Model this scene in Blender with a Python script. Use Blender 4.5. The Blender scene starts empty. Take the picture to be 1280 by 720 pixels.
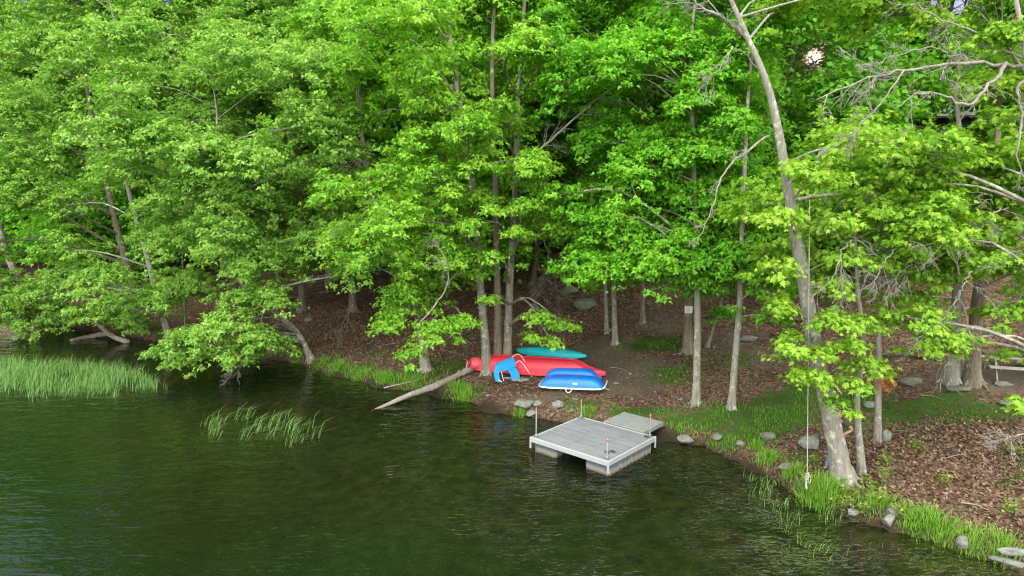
import bpy, math
import numpy as np
from mathutils import Vector, noise as mnoise

R0 = np.random.RandomState(11)
SC = bpy.context.scene
COL = SC.collection
rad = math.radians

# ------------------------------------------------------------------ camera
CAM_Z, PITCH, FPX = 7.9, rad(8.5), 853.0
cp, sp = math.cos(PITCH), math.sin(PITCH)
cam = bpy.data.cameras.new('camera')
camo = bpy.data.objects.new('camera', cam)
COL.objects.link(camo)
camo.location = (0, 0, CAM_Z)
camo.rotation_euler = (math.pi / 2 - PITCH, 0, 0)
cam.sensor_width = 36.0
cam.lens = 36.0 * FPX / 1280.0
cam.clip_end = 2000
SC.camera = camo


def ray(u, v):
    x = (u - 640) / FPX
    y = (360 - v) / FPX
    return np.array([x, cp + y * sp, -sp + y * cp])


def P(u, v, Y):
    d = ray(u, v)
    return np.array([0, 0, CAM_Z]) + d * (Y / d[1])


def proj(p):
    p = np.asarray(p, float)
    x, y, z = p[..., 0], p[..., 1], p[..., 2] - CAM_Z
    f = y * cp - z * sp
    w = y * sp + z * cp
    f = np.where(f < 0.1, 0.1, f)
    return 640 + FPX * x / f, 360 - FPX * w / f


def on_z(u, v, z):
    d = ray(u, v)
    return np.array([0, 0, CAM_Z]) + d * ((z - CAM_Z) / d[2])


# ------------------------------------------------------------------ terrain function
SHORE_PX = [(0, 401), (60, 403), (110, 413), (170, 424), (230, 433), (300, 443), (360, 452), (400, 465), (450, 477), (490, 487),
            (530, 491), (580, 503), (620, 514), (655, 521), (700, 529), (760, 537), (825, 546), (850, 553), (880, 560),
            (920, 576), (955, 592), (985, 610), (1005, 627), (1060, 647), (1110, 662), (1170, 678), (1205, 692), (1260, 712)]
SHORE = [on_z(u, v, 0)[:2] for u, v in SHORE_PX]
SHORE = [np.array(q) for q in [(-150, 75), (-90, 62), (-50, 50), (-36, 43.5)]] + SHORE + [np.array(q) for q in [(11.5, 12), (14, 10), (22, 4), (40, -20)]]
SHORE = np.array(SHORE)
LAND_POLY = np.vstack([SHORE, [(400, -20), (400, 500), (-400, 500), (-400, 75)]])


def shore_dist(x, y):
    x = np.asarray(x, float)
    y = np.asarray(y, float)
    best = np.full(x.shape, 1e9)
    for a, b in zip(SHORE[:-1], SHORE[1:]):
        e = b - a
        t = np.clip(((x - a[0]) * e[0] + (y - a[1]) * e[1]) / (e @ e), 0, 1)
        d = np.hypot(x - a[0] - t * e[0], y - a[1] - t * e[1])
        best = np.minimum(best, d)
    ins = np.zeros(x.shape, bool)
    pp = LAND_POLY
    for i in range(len(pp)):
        a, b = pp[i], pp[(i + 1) % len(pp)]
        c = (a[1] > y) != (b[1] > y)
        den = (b[1] - a[1]) if b[1] != a[1] else 1e-9
        ins ^= c & (x < (b[0] - a[0]) * (y - a[1]) / den + a[0])
    return np.where(ins, best, -best)


def vnoise(x, y, sc, seed=0.0):
    """cheap smooth value noise, vectorised"""
    x = np.asarray(x) * sc + seed * 17.3
    y = np.asarray(y) * sc + seed * 9.1
    xi, yi = np.floor(x), np.floor(y)
    fx, fy = x - xi, y - yi
    fx = fx * fx * (3 - 2 * fx)
    fy = fy * fy * (3 - 2 * fy)

    def h(a, b):
        s = np.sin(a * 127.1 + b * 311.7 + seed * 5.7) * 43758.5453
        return s - np.floor(s)
    return (h(xi, yi) * (1 - fx) + h(xi + 1, yi) * fx) * (1 - fy) + (h(xi, yi + 1) * (1 - fx) + h(xi + 1, yi + 1) * fx) * fy


def height_s(s, x, y):
    s = s + (vnoise(x, y, 1.1, 3) - .5) * .7 * np.clip(1 - np.abs(s) / 3, 0, 1)
    sp_ = np.clip(s, 0, None)
    bank = 0.30 * np.clip(sp_ / .35, 0, 1) ** .6
    z = bank + .10 * sp_ + .0115 * np.minimum(sp_, 10) ** 2 + np.where(sp_ > 10, .23 * (sp_ - 10), 0)
    far = np.clip(sp_ - 45, 0, None)
    z = z - far * .20
    amp = np.clip(sp_ / 4, 0, 1)
    z = z + amp * ((vnoise(x, y, .35, 1) - .5) * .5 + (vnoise(x, y, 1.3, 2) - .5) * .12)
    sn = np.clip(-s, 0, None)
    zb = -.06 - .10 * np.clip(sn / .3, 0, 1) - .085 * sn + (vnoise(x, y, .9, 5) - .5) * .14 * np.clip(sn, 0, 1)
    zb = np.maximum(zb, -2.2)
    return np.where(s > 0, z, zb)


def H(x, y):
    x = np.asarray(x, float)
    y = np.asarray(y, float)
    return height_s(shore_dist(x, y), x, y)


def on_ground(u, v, lift=0.0):
    d = ray(u, v)
    t = np.linspace(8, 140, 5000)
    x, y, z = d[0] * t, d[1] * t, CAM_Z + d[2] * t
    g = np.maximum(H(x, y), 0.0)
    k = np.argmax(z <= g)
    if z[k] > g[k]:
        k = len(t) - 1
    return np.array([x[k], y[k], g[k] + lift])


def gz(x, y):
    return float(H(np.array([x]), np.array([y]))[0])


# ------------------------------------------------------------------ geometry collector
class Geo:
    def __init__(s):
        s.v, s.f, s.n = [], [], 0

    def add(s, v, f, m=0, smooth=True):
        """v (N,3); f list of (k,n) int arrays or one array"""
        v = np.asarray(v, np.float32).reshape(-1, 3)
        if isinstance(f, np.ndarray):
            f = [f]
        for q in f:
            if len(q):
                s.f.append((np.asarray(q, np.int32) + s.n, m, smooth))
        s.v.append(v)
        s.n += len(v)
        return s

    def build(s, name, mats, parent=None, origin=None, rotz=0.0):
        v = np.concatenate(s.v) if s.v else np.zeros((0, 3), np.float32)
        o = np.zeros(3)
        if origin is not None:
            o = np.asarray(origin, float)
        v = v - o.astype(np.float32)
        me = bpy.data.meshes.new(name)
        loops = np.concatenate([q.ravel() for q, _, _ in s.f])
        tot = np.concatenate([np.full(len(q), q.shape[1], np.int32) for q, _, _ in s.f])
        mi = np.concatenate([np.full(len(q), m, np.int32) for q, m, _ in s.f])
        smo = np.concatenate([np.full(len(q), sm, bool) for q, _, sm in s.f])
        me.vertices.add(len(v))
        me.vertices.foreach_set('co', v.ravel())
        me.loops.add(len(loops))
        me.loops.foreach_set('vertex_index', loops)
        me.polygons.add(len(tot))
        st = np.zeros(len(tot), np.int32)
        st[1:] = np.cumsum(tot)[:-1]
        me.polygons.foreach_set('loop_start', st)
        me.polygons.foreach_set('loop_total', tot)
        me.polygons.foreach_set('material_index', mi)
        me.polygons.foreach_set('use_smooth', smo)
        if not isinstance(mats, (list, tuple)):
            mats = [mats]
        for m in mats:
            me.materials.append(m)
        me.update(calc_edges=True)
        ob = bpy.data.objects.new(name, me)
        COL.objects.link(ob)
        if parent is not None:
            ob.parent = parent
        else:
            ob.location = o
        ob.rotation_euler[2] = rotz
        return ob


def tag(o, label=None, cat=None, group=None, kind=None):
    for k, val in (('label', label), ('category', cat), ('group', group), ('kind', kind)):
        if val:
            o[k] = val
    return o


def empty(name, loc, label, cat, group=None, rotz=0.0):
    o = bpy.data.objects.new(name, None)
    COL.objects.link(o)
    o.location = [float(a) for a in loc]
    o.rotation_euler = (0, 0, rotz)
    o.empty_display_size = .2
    return tag(o, label, cat, group)


def catmull(pts, n):
    pts = np.asarray(pts, float)
    if len(pts) == 2:
        t = np.linspace(0, 1, n)[:, None]
        return pts[0] * (1 - t) + pts[1] * t
    p = np.vstack([2 * pts[0] - pts[1], pts, 2 * pts[-1] - pts[-2]])
    out = []
    m = len(pts) - 1
    for q in np.linspace(0, m - 1e-6, n):
        i = int(q)
        t = q - i
        a, b, c, d = p[i], p[i + 1], p[i + 2], p[i + 3]
        out.append(.5 * (2 * b + (c - a) * t + (2 * a - 5 * b + 4 * c - d) * t * t + (3 * b - a - 3 * c + d) * t ** 3))
    return np.array(out)


def tube(g, path, radii, n=8, m=0, cap=True, lump=0.0, rs=R0, smooth=True):
    path = np.asarray(path, float)
    k = len(path)
    radii = np.broadcast_to(np.asarray(radii, float), (k,))
    tan = np.gradient(path, axis=0)
    tan /= np.linalg.norm(tan, axis=1)[:, None] + 1e-9
    ref = np.array([0, 0, 1.]) if abs(tan[0][2]) < .9 else np.array([1., 0, 0])
    a = np.cross(tan[0], ref)
    a /= np.linalg.norm(a)
    ang = np.arange(n) * 2 * math.pi / n
    V = np.zeros((k, n, 3))
    for i in range(k):
        a = a - tan[i] * (a @ tan[i])
        a /= np.linalg.norm(a) + 1e-9
        b = np.cross(tan[i], a)
        r = radii[i] * (1 + (rs.uniform(-lump, lump, n) if lump else 0))
        V[i] = path[i] + (np.cos(ang) * r)[:, None] * a + (np.sin(ang) * r)[:, None] * b
    i = np.arange(k - 1)[:, None] * n
    j = np.arange(n)[None]
    j2 = (j + 1) % n
    F = np.stack([i + j, i + j2, i + n + j2, i + n + j], -1).reshape(-1, 4)
    fs = [F]
    if cap:
        fs += [np.arange(n)[::-1][None], (np.arange(n) + (k - 1) * n)[None]]
    g.add(V.reshape(-1, 3), fs, m, smooth)


def box(g, c, s, R=None, m=0, bev=0.0):
    """box with optional chamfered vertical/horizontal edges, R is 3x3"""
    c = np.asarray(c, float)
    hx, hy, hz = [q / 2 for q in s]
    b = min(bev, hx * .9, hy * .9, hz * .9)
    if b > 0:
        V = []
        for sx in (-1, 1):
            for sy in (-1, 1):
                for sz in (-1, 1):
                    V += [(sx * (hx - b), sy * (hy - b), sz * hz), (sx * (hx - b), sy * hy, sz * (hz - b)), (sx * hx, sy * (hy - b), sz * (hz - b))]
        V = np.array(V)
        import bmesh
        bm = bmesh.new()
        for q in V:
            bm.verts.new(q)
        res = bmesh.ops.convex_hull(bm, input=bm.verts)
        bm.verts.ensure_lookup_table()
        bm.verts.index_update()
        VV = np.array([q.co for q in bm.verts])
        T = np.array([[w.index for w in f.verts] for f in bm.faces if len(f.verts) == 3])
        fs = [T]
        bm.free()
    else:
        VV = np.array([(sx * hx, sy * hy, sz * hz) for sx in (-1, 1) for sy in (-1, 1) for sz in (-1, 1)])
        fs = [np.array([[0, 1, 3, 2], [4, 6, 7, 5], [0, 4, 5, 1], [2, 3, 7, 6], [0, 2, 6, 4], [1, 5, 7, 3]])]
    if R is not None:
        VV = VV @ np.asarray(R).T
    g.add(VV + c, fs, m, False)


def rotm(ax, ay, az):
    from mathutils import Euler
    return np.array(Euler((ax, ay, az)).to_matrix())


def icosphere(sub):
    import bmesh
    bm = bmesh.new()
    bmesh.ops.create_icosphere(bm, subdivisions=sub, radius=1)
    bm.verts.index_update()
    v = np.array([q.co for q in bm.verts])
    f = np.array([[w.index for w in q.verts] for q in bm.faces])
    bm.free()
    return v, f


ICO3 = icosphere(4)


def rock_geo(size, seed, rough=.25, flat=False):
    g = Geo()
    v, f = ICO3
    v = v.copy()
    rs = np.random.RandomState(seed)
    # facet cuts give broken-stone planes
    for _ in range(9):
        n = rs.normal(size=3)
        n /= np.linalg.norm(n)
        d = rs.uniform(.55, .85)
        h = v @ n - d
        v = v - np.where(h > 0, h * .9, 0)[:, None] * n
    dn = np.array([mnoise.fractal(Vector(q * 1.7 + seed * 3.1), 1.0, 2.0, 4) for q in v])
    v = v * (1 + rough * .35 * dn)[:, None]
    g.add(v * np.array(size), f, 0, False)
    return g


# ------------------------------------------------------------------ materials
def new_mat(name):
    m = bpy.data.materials.new(name)
    m.use_nodes = True
    nt = m.node_tree
    nt.nodes.clear()
    out = nt.nodes.new('ShaderNodeOutputMaterial')
    return m, nt, out


def N(nt, t, **kw):
    n = nt.nodes.new(t)
    for k, v in kw.items():
        if k.startswith('i_'):
            key = k[2:]
            key = int(key) if key.isdigit() else key.replace('_', ' ')
            n.inputs[key].default_value = v
        else:
            setattr(n, k, v)
    return n


def L(nt, a, b):
    nt.links.new(a, b)


def ramp(nt, fac, stops, interp='LINEAR'):
    r = N(nt, 'ShaderNodeValToRGB')
    r.color_ramp.interpolation = interp
    e = r.color_ramp.elements
    while len(e) < len(stops):
        e.new(.5)
    for q, (p, c) in zip(e, stops):
        q.position = p
        q.color = (*c, 1) if len(c) == 3 else c
    if fac is not None:
        L(nt, fac, r.inputs[0])
    return r


def mixc(nt, fac, a, b, blend='MIX'):
    n = N(nt, 'ShaderNodeMix', data_type='RGBA', blend_type=blend)
    for sock, val in ((n.inputs[0], fac), (n.inputs[6], a), (n.inputs[7], b)):
        if hasattr(val, 'node'):
            L(nt, val, sock)
        elif isinstance(val, (int, float)):
            sock.default_value = val
        else:
            sock.default_value = (*val, 1)
    return n.outputs[2]


def mathn(nt, op, a, b=None, clamp=False):
    n = N(nt, 'ShaderNodeMath', operation=op, use_clamp=clamp)
    for sock, val in ((n.inputs[0], a), (n.inputs[1], b)):
        if val is None:
            continue
        if hasattr(val, 'node'):
            L(nt, val, sock)
        else:
            sock.default_value = val
    return n.outputs[0]


def noise_tex(nt, scale, detail=4, rough=.55, vec=None, dist=0.0):
    n = N(nt, 'ShaderNodeTexNoise')
    n.inputs['Scale'].default_value = scale
    n.inputs['Detail'].default_value = detail
    n.inputs['Roughness'].default_value = rough
    n.inputs['Distortion'].default_value = dist
    if vec is not None:
        L(nt, vec, n.inputs['Vector'])
    return n


def coords(nt, kind='Object', scale=None, rot=None):
    tc = N(nt, 'ShaderNodeTexCoord')
    o = tc.outputs[kind]
    if scale is not None or rot is not None:
        mp = N(nt, 'ShaderNodeMapping')
        if scale is not None:
            mp.inputs['Scale'].default_value = scale
        if rot is not None:
            mp.inputs['Rotation'].default_value = rot
        L(nt, o, mp.inputs['Vector'])
        o = mp.outputs[0]
    return o


def bump(nt, h, strength=.4, dist=.02):
    b = N(nt, 'ShaderNodeBump')
    b.inputs['Strength'].default_value = strength
    b.inputs['Distance'].default_value = dist
    L(nt, h, b.inputs['Height'])
    return b.outputs[0]


def leaf_mat(name, dark, mid, light, transl=.42, vary=1.0):
    m, nt, out = new_mat(name)
    g = N(nt, 'ShaderNodeNewGeometry')
    oi = N(nt, 'ShaderNodeObjectInfo')
    pos = coords(nt, 'Object')
    nz = noise_tex(nt, .55, 2, .5, pos)
    f = mathn(nt, 'MULTIPLY', g.outputs['Random Per Island'], .62)
    f = mathn(nt, 'ADD', f, mathn(nt, 'MULTIPLY', mathn(nt, 'SUBTRACT', nz.outputs[0], .5), 1.3))
    f = mathn(nt, 'ADD', f, mathn(nt, 'MULTIPLY', oi.outputs['Random'], .22), clamp=True)
    r = ramp(nt, f, [(0.0, dark), (.45, mid), (1.0, light)])
    c = r.outputs[0]
    back = mixc(nt, .25, c, (.18, .32, .09))
    cc = mixc(nt, g.outputs['Backfacing'], c, back)
    p = N(nt, 'ShaderNodeBsdfPrincipled')
    L(nt, cc, p.inputs['Base Color'])
    p.inputs['Roughness'].default_value = .5
    p.inputs['Specular IOR Level'].default_value = .18
    t = N(nt, 'ShaderNodeBsdfTranslucent')
    tc = mixc(nt, .5, c, (.20, .50, .02))
    L(nt, tc, t.inputs[0])
    mx = N(nt, 'ShaderNodeMixShader')
    mx.inputs[0].default_value = transl
    L(nt, p.outputs[0], mx.inputs[1])
    L(nt, t.outputs[0], mx.inputs[2])
    L(nt, mx.outputs[0], out.inputs[0])
    return m


def bark_mat(name, a, b, lich, lich_amt=.5, scale=1.0):
    m, nt, out = new_mat(name)
    co = coords(nt, 'Object', (6 * scale, 6 * scale, 1.0 * scale))
    n1 = noise_tex(nt, 2.2, 6, .65, co, .6)
    n2 = noise_tex(nt, 3.2 * scale, 4, .6, coords(nt, 'Object'))
    n3 = noise_tex(nt, 9 * scale, 3, .6, coords(nt, 'Object'))
    c = ramp(nt, n1.outputs[0], [(.3, a), (.7, b)]).outputs[0]
    lm = ramp(nt, mathn(nt, 'ADD', mathn(nt, 'MULTIPLY', n2.outputs[0], .6), mathn(nt, 'MULTIPLY', n3.outputs[0], .4)),
              [(.62 - .16 * lich_amt, (0, 0, 0)), (.68 - .1 * lich_amt, (1, 1, 1))]).outputs[0]
    c = mixc(nt, lm, c, lich)
    p = N(nt, 'ShaderNodeBsdfPrincipled')
    L(nt, c, p.inputs['Base Color'])
    p.inputs['Roughness'].default_value = .9
    p.inputs['Specular IOR Level'].default_value = .2
    L(nt, bump(nt, n1.outputs[0], .7, .025), p.inputs['Normal'])
    L(nt, p.outputs[0], out.inputs[0])
    return m


def simple_mat(name, col, rough=.5, var=.12, scale=6, metal=0.0, bmp=0.0, spec=.5, dirt=None, dirt_amt=.5):
    m, nt, out = new_mat(name)
    co = coords(nt, 'Object')
    n1 = noise_tex(nt, scale, 5, .6, co)
    hi = tuple(min(1, c * (1 + var)) for c in col)
    lo = tuple(c * (1 - var) for c in col)
    c = ramp(nt, n1.outputs[0], [(.3, lo), (.7, hi)]).outputs[0]
    if dirt:
        n2 = noise_tex(nt, scale * .6, 6, .7, co, .4)
        d = ramp(nt, n2.outputs[0], [(.5, (0, 0, 0)), (.75, (dirt_amt,) * 3)]).outputs[0]
        c = mixc(nt, d, c, dirt)
    p = N(nt, 'ShaderNodeBsdfPrincipled')
    L(nt, c, p.inputs['Base Color'])
    r = ramp(nt, n1.outputs[0], [(.2, (max(0, rough - .1),) * 3), (.8, (min(1, rough + .1),) * 3)])
    L(nt, r.outputs[0], p.inputs['Roughness'])
    p.inputs['Metallic'].default_value = metal
    p.inputs['Specular IOR Level'].default_value = spec
    if bmp:
        L(nt, bump(nt, n1.outputs[0], bmp, .02), p.inputs['Normal'])
    L(nt, p.outputs[0], out.inputs[0])
    return m


M = {}
M['leaf_pale'] = leaf_mat('pale_green_leaves', (.13, .30, .035), (.27, .50, .070), (.46, .68, .160))
M['leaf_yellow'] = leaf_mat('yellow_green_leaves', (.105, .30, .014), (.235, .52, .028), (.43, .69, .070))
M['leaf_maple'] = leaf_mat('fresh_maple_leaves', (.075, .28, .012), (.165, .50, .018), (.31, .66, .036))
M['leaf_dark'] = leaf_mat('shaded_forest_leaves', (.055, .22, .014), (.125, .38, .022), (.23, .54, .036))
M['leaf_oak'] = leaf_mat('young_oak_leaves', (.145, .31, .016), (.30, .54, .036), (.53, .71, .090))
M['bark_grey'] = bark_mat('grey_bark', (.13, .122, .11), (.34, .32, .285), (.48, .48, .42), .5)
M['bark_big'] = bark_mat('lichened_grey_bark', (.15, .14, .128), (.31, .295, .27), (.47, .48, .41), .55)
M['bark_brown'] = bark_mat('brown_bark', (.11, .09, .072), (.26, .225, .185), (.36, .35, .30), .3)
M['bark_dark'] = bark_mat('dark_forest_bark', (.05, .042, .035), (.13, .11, .09), (.2, .2, .17), .3)
M['dead_wood'] = bark_mat('bare_grey_twigs', (.15, .14, .125), (.34, .32, .295), (.45, .45, .40), .3)
M['driftwood'] = bark_mat('weathered_driftwood', (.17, .15, .125), (.40, .375, .335), (.46, .45, .41), .35, 1.6)
M['old_log'] = bark_mat('dark_wet_log', (.07, .06, .05), (.18, .155, .125), (.24, .24, .2), .3)
M['rock'] = simple_mat('grey_stone', (.17, .174, .17), .85, .35, 5, bmp=.5, spec=.3, dirt=(.13, .15, .08), dirt_amt=.6)
M['rock_pale'] = simple_mat('pale_lichened_stone', (.19, .20, .197), .85, .4, 9, bmp=.5, spec=.3, dirt=(.12, .13, .10), dirt_amt=.9)
M['rock_moss'] = simple_mat('mossy_stone', (.14, .15, .12), .9, .4, 4, bmp=.5, spec=.3, dirt=(.08, .14, .03), dirt_amt=.8)


def blade_mat(name, a, b, transl=.3):
    m, nt, out = new_mat(name)
    g = N(nt, 'ShaderNodeNewGeometry')
    c = ramp(nt, g.outputs['Random Per Island'], [(0, a), (1, b)]).outputs[0]
    p = N(nt, 'ShaderNodeBsdfPrincipled')
    L(nt, c, p.inputs['Base Color'])
    p.inputs['Roughness'].default_value = .55
    t = N(nt, 'ShaderNodeBsdfTranslucent')
    L(nt, c, t.inputs[0])
    mx = N(nt, 'ShaderNodeMixShader')
    mx.inputs[0].default_value = transl
    L(nt, p.outputs[0], mx.inputs[1])
    L(nt, t.outputs[0], mx.inputs[2])
    L(nt, mx.outputs[0], out.inputs[0])
    return m


M['grass'] = blade_mat('bank_grass', (.11, .27, .022), (.25, .47, .05))
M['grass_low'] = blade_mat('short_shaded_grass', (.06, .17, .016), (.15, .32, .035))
M['reed'] = blade_mat('green_reeds', (.09, .23, .04), (.26, .46, .14))
M['litter'] = blade_mat('dry_fallen_leaves', (.07, .042, .028), (.31, .20, .138), .1)
M['plant'] = blade_mat('low_plant_leaves', (.13, .21, .025), (.28, .38, .06))
M['copper'] = blade_mat('dead_orange_leaves', (.42, .16, .05), (.55, .27, .12))

# ------------------------------------------------------------------ world and sun
SUN_EL, SUN_AZ = rad(10.3), rad(23.8)
S = ray(1017, 73)
S = S / np.linalg.norm(S)
SUN_EL, SUN_AZ = math.asin(S[2]), math.atan2(S[0], S[1])
GAPS = [(S, .5, 3.4), (ray(1198, 6) / np.linalg.norm(ray(1198, 6)), .55, 1.8), (ray(1168, 3) / np.linalg.norm(ray(1168, 3)), .2, 1.0), (ray(208, -3) / np.linalg.norm(ray(208, -3)), .4, 1.3),
        (ray(1068, 62) / np.linalg.norm(ray(1068, 62)), .1, 1.2)]
GAPS += [(ray(u, v) / np.linalg.norm(ray(u, v)), a, b) for u, v, a, b in ((1038, 94, .12, .9), (1032, 56, .08, .7), (1002, 98, .05, .6), (1052, 72, .1, .7), (1095, 78, .12, .8), (1120, 60, .1, .7), (1080, 40, .08, .6), (985, 60, .05, .6))]
# the cabin is glimpsed between the crowns
GAPS += [(ray(u, v) / np.linalg.norm(ray(u, v)), a, b) for u, v, a, b in ((1150, 157, .3, 1.8), (1178, 150, .35, 1.8), (1208, 148, .5, 1.8), (1125, 180, .2, 1.5))]


def thinned(p, rs):
    """True for leaves kept: the crowns are thin where the low sun and a few bits of sky show through"""
    w = p - np.array([0, 0, CAM_Z])
    w = w / np.linalg.norm(w, axis=1)[:, None]
    keep = np.ones(len(p), bool)
    for q, (d, a, b) in enumerate(GAPS):
        an = np.degrees(np.arccos(np.clip(w @ d, -1, 1)))
        keep &= rs.uniform(0, 1, len(p)) < np.clip((an - a) / (b - a), 0, 1) ** (1.7 if q == 0 else .45)
    return keep

W = bpy.data.worlds.new('World')
SC.world = W
W.use_nodes = True
nt = W.node_tree
nt.nodes.clear()
wo = N(nt, 'ShaderNodeOutputWorld')
sky = N(nt, 'ShaderNodeTexSky', sky_type='NISHITA')
sky.sun_disc = False
sky.sun_elevation = SUN_EL
sky.sun_rotation = SUN_AZ
sky.air_density = 1.0
sky.dust_density = 1.5
sky.ozone_density = 1.0
bg = N(nt, 'ShaderNodeBackground')
tint = mixc(nt, .55, sky.outputs[0], (8.6, 8.3, 7.3))
bg.inputs[1].default_value = .126
tc = N(nt, 'ShaderNodeTexCoord')
nrm = N(nt, 'ShaderNodeVectorMath', operation='NORMALIZE')
L(nt, tc.outputs['Generated'], nrm.inputs[0])
# thin high cloud: brighter overhead than at the horizon
sz_ = N(nt, 'ShaderNodeSeparateXYZ')
L(nt, nrm.outputs[0], sz_.inputs[0])
grad = ramp(nt, sz_.outputs[2], [(0, (1.1, 1.1, 1.15)), (.25, (1.6, 1.6, 1.6)), (1, (3.7, 3.65, 3.5))])
tint = mixc(nt, 1.0, tint, grad.outputs[0], 'MULTIPLY')
# added front fill: sky brightened behind the camera, dimmer and bluer ahead
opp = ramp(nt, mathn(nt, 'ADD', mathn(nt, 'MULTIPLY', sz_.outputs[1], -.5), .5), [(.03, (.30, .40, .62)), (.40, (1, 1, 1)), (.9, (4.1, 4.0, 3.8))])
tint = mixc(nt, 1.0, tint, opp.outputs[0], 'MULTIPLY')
fwd = N(nt, 'ShaderNodeMapRange', i_1=.68, i_2=.90)
L(nt, sz_.outputs[1], fwd.inputs[0])
tint = mixc(nt, fwd.outputs[0], tint, (2.3, 3.2, 5.6))
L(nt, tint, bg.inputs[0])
dt = N(nt, 'ShaderNodeVectorMath', operation='DOT_PRODUCT')
L(nt, nrm.outputs[0], dt.inputs[0])
dt.inputs[1].default_value = S
angle = mathn(nt, 'ARCCOSINE', mathn(nt, 'MINIMUM', dt.outputs['Value'], 1.0))
disc = ramp(nt, mathn(nt, 'DIVIDE', angle, rad(7.0)), [(0, (10, 8.6, 6.0)), (.06, (8, 6.6, 4.2)), (.085, (1.8, 1.0, .25)), (.18, (.9, .40, .03)), (.5, (.40, .16, .0)), (1, (0, 0, 0))])
bg2 = N(nt, 'ShaderNodeBackground')
L(nt, disc.outputs[0], bg2.inputs[0])
add = N(nt, 'ShaderNodeAddShader')
L(nt, bg.outputs[0], add.inputs[0])
L(nt, bg2.outputs[0], add.inputs[1])
L(nt, add.outputs[0], wo.inputs[0])

sl = bpy.data.lights.new('sun', 'SUN')
sl.energy = 3.0
sl.angle = rad(.5)
sl.color = (1.0, .80, .55)
so = bpy.data.objects.new('sun', sl)
COL.objects.link(so)
so.rotation_euler = Vector(S).to_track_quat('Z', 'Y').to_euler()
so.location = (20, 60, 40)

# ------------------------------------------------------------------ ground, lakebed, water
xs = np.concatenate([np.linspace(-160, -40, 40, endpoint=False), np.arange(-40, 34, .3), np.linspace(34, 160, 42)])
ys = np.concatenate([np.linspace(-40, 8, 16, endpoint=False), np.arange(8, 46, .3), np.linspace(46, 70, 30, endpoint=False), np.linspace(70, 190, 30)])
X, Y = np.meshgrid(xs, ys)
SD = shore_dist(X, Y)
Z = height_s(SD, X, Y)
g = Geo()
nx, ny = len(xs), len(ys)
i = np.arange(ny - 1)[:, None] * nx
j = np.arange(nx - 1)[None]
F = np.stack([i + j, i + j + 1, i + nx + j + 1, i + nx + j], -1).reshape(-1, 4)
g.add(np.stack([X, Y, Z], -1).reshape(-1, 3), F)


def blobs(lst):
    a = np.zeros(X.shape)
    for u, v, rx, ry, amt in lst:
        c = on_ground(u, v)
        a = np.maximum(a, amt * np.exp(-(((X - c[0]) / rx) ** 2 + ((Y - c[1]) / ry) ** 2)))
    return a


GRASS_SPOTS = [(820, 430, 1.6, 1.0, .9), (840, 470, 1.2, .8, .8), (905, 450, 1.5, 1.2, .6), (800, 515, 1.6, .5, .9), (880, 525, 1.8, .9, 1), (960, 520, 1.8, 1.2, 1),
               (990, 500, 1.8, 1.0, 1), (930, 545, 1.4, .8, .9), (1060, 505, 1.5, .8, .9), (1150, 510, 2.0, .7, .95), (1230, 515, 1.8, .6, .9), (730, 505, .9, .5, .7),
               (560, 460, 1.8, .8, .8), (440, 462, 1.6, .7, .8), (500, 470, 1.8, .8, .9), (400, 455, 1.2, .5, .8), (590, 490, 1.2, .5, .7), (470, 440, 1.5, .8, .5),
               (1040, 615, 1.1, .6, .8), (1150, 660, .9, .4, .8), (190, 410, 2.5, .8, .4), (1000, 570, 1.0, .5, .7), (1270, 600, .7, .5, .6), (1050, 540, .8, .4, .6)]
DIRT_SPOTS = [(790, 470, 2.4, 1.6, 1), (750, 440, 2.0, 1.4, 1), (820, 400, 1.6, 2.0, .8), (680, 495, 1.6, .5, .9), (900, 430, 3, 1.6, .8), (980, 450, 3, 1.5, .8), (860, 360, 2.5, 3, .6), (1230, 470, 2.5, 1.5, .8)]
GR, DI = blobs(GRASS_SPOTS), blobs(DIRT_SPOTS)
gnd = g.build('ground', [])
tag(gnd, kind='structure')
for nm, arr in (('grass', GR), ('dirt', DI), ('shore', SD)):
    at = gnd.data.attributes.new(nm, 'FLOAT', 'POINT')
    at.data.foreach_set('value', arr.ravel().astype(np.float32))
m, nt, out = new_mat('forest_floor')
co = coords(nt, 'Object')
vo = N(nt, 'ShaderNodeTexVoronoi')
vo.inputs['Scale'].default_value = 15.0
L(nt, co, vo.inputs['Vector'])
n1 = noise_tex(nt, 2.5, 6, .65, co)
n2 = noise_tex(nt, 16, 5, .7, co)
n0 = noise_tex(nt, .5, 4, .6, co)
sepv = N(nt, 'ShaderNodeSeparateColor')
L(nt, vo.outputs['Color'], sepv.inputs[0])
lit = ramp(nt, mathn(nt, 'ADD', mathn(nt, 'MULTIPLY', sepv.outputs[0], .6), mathn(nt, 'MULTIPLY', n2.outputs[0], .45)),
           [(.2, (.042, .027, .020)), (.55, (.125, .078, .056)), (.85, (.27, .18, .130))]).outputs[0]
dirt = ramp(nt, n2.outputs[0], [(.3, (.080, .062, .051)), (.7, (.195, .155, .128))]).outputs[0]
gcol = ramp(nt, n2.outputs[0], [(.3, (.028, .060, .012)), (.7, (.085, .150, .026))]).outputs[0]
a_g, a_d, a_s = [N(nt, 'ShaderNodeAttribute', attribute_name=q) for q in ('grass', 'dirt', 'shore')]


def mask(att, amt=.9):
    return ramp(nt, mathn(nt, 'ADD', att.outputs['Fac'], mathn(nt, 'MULTIPLY', mathn(nt, 'SUBTRACT', n1.outputs[0], .5), amt)), [(.38, (0, 0, 0)), (.62, (1, 1, 1))]).outputs[0]


c = mixc(nt, mask(a_d), lit, dirt)
c = mixc(nt, mask(a_g, 1.3), c, gcol)
c = mixc(nt, ramp(nt, n0.outputs[0], [(.45, (0, 0, 0)), (.75, (.5, .5, .5))]).outputs[0], c, (.03, .028, .02), 'MULTIPLY')
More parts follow.
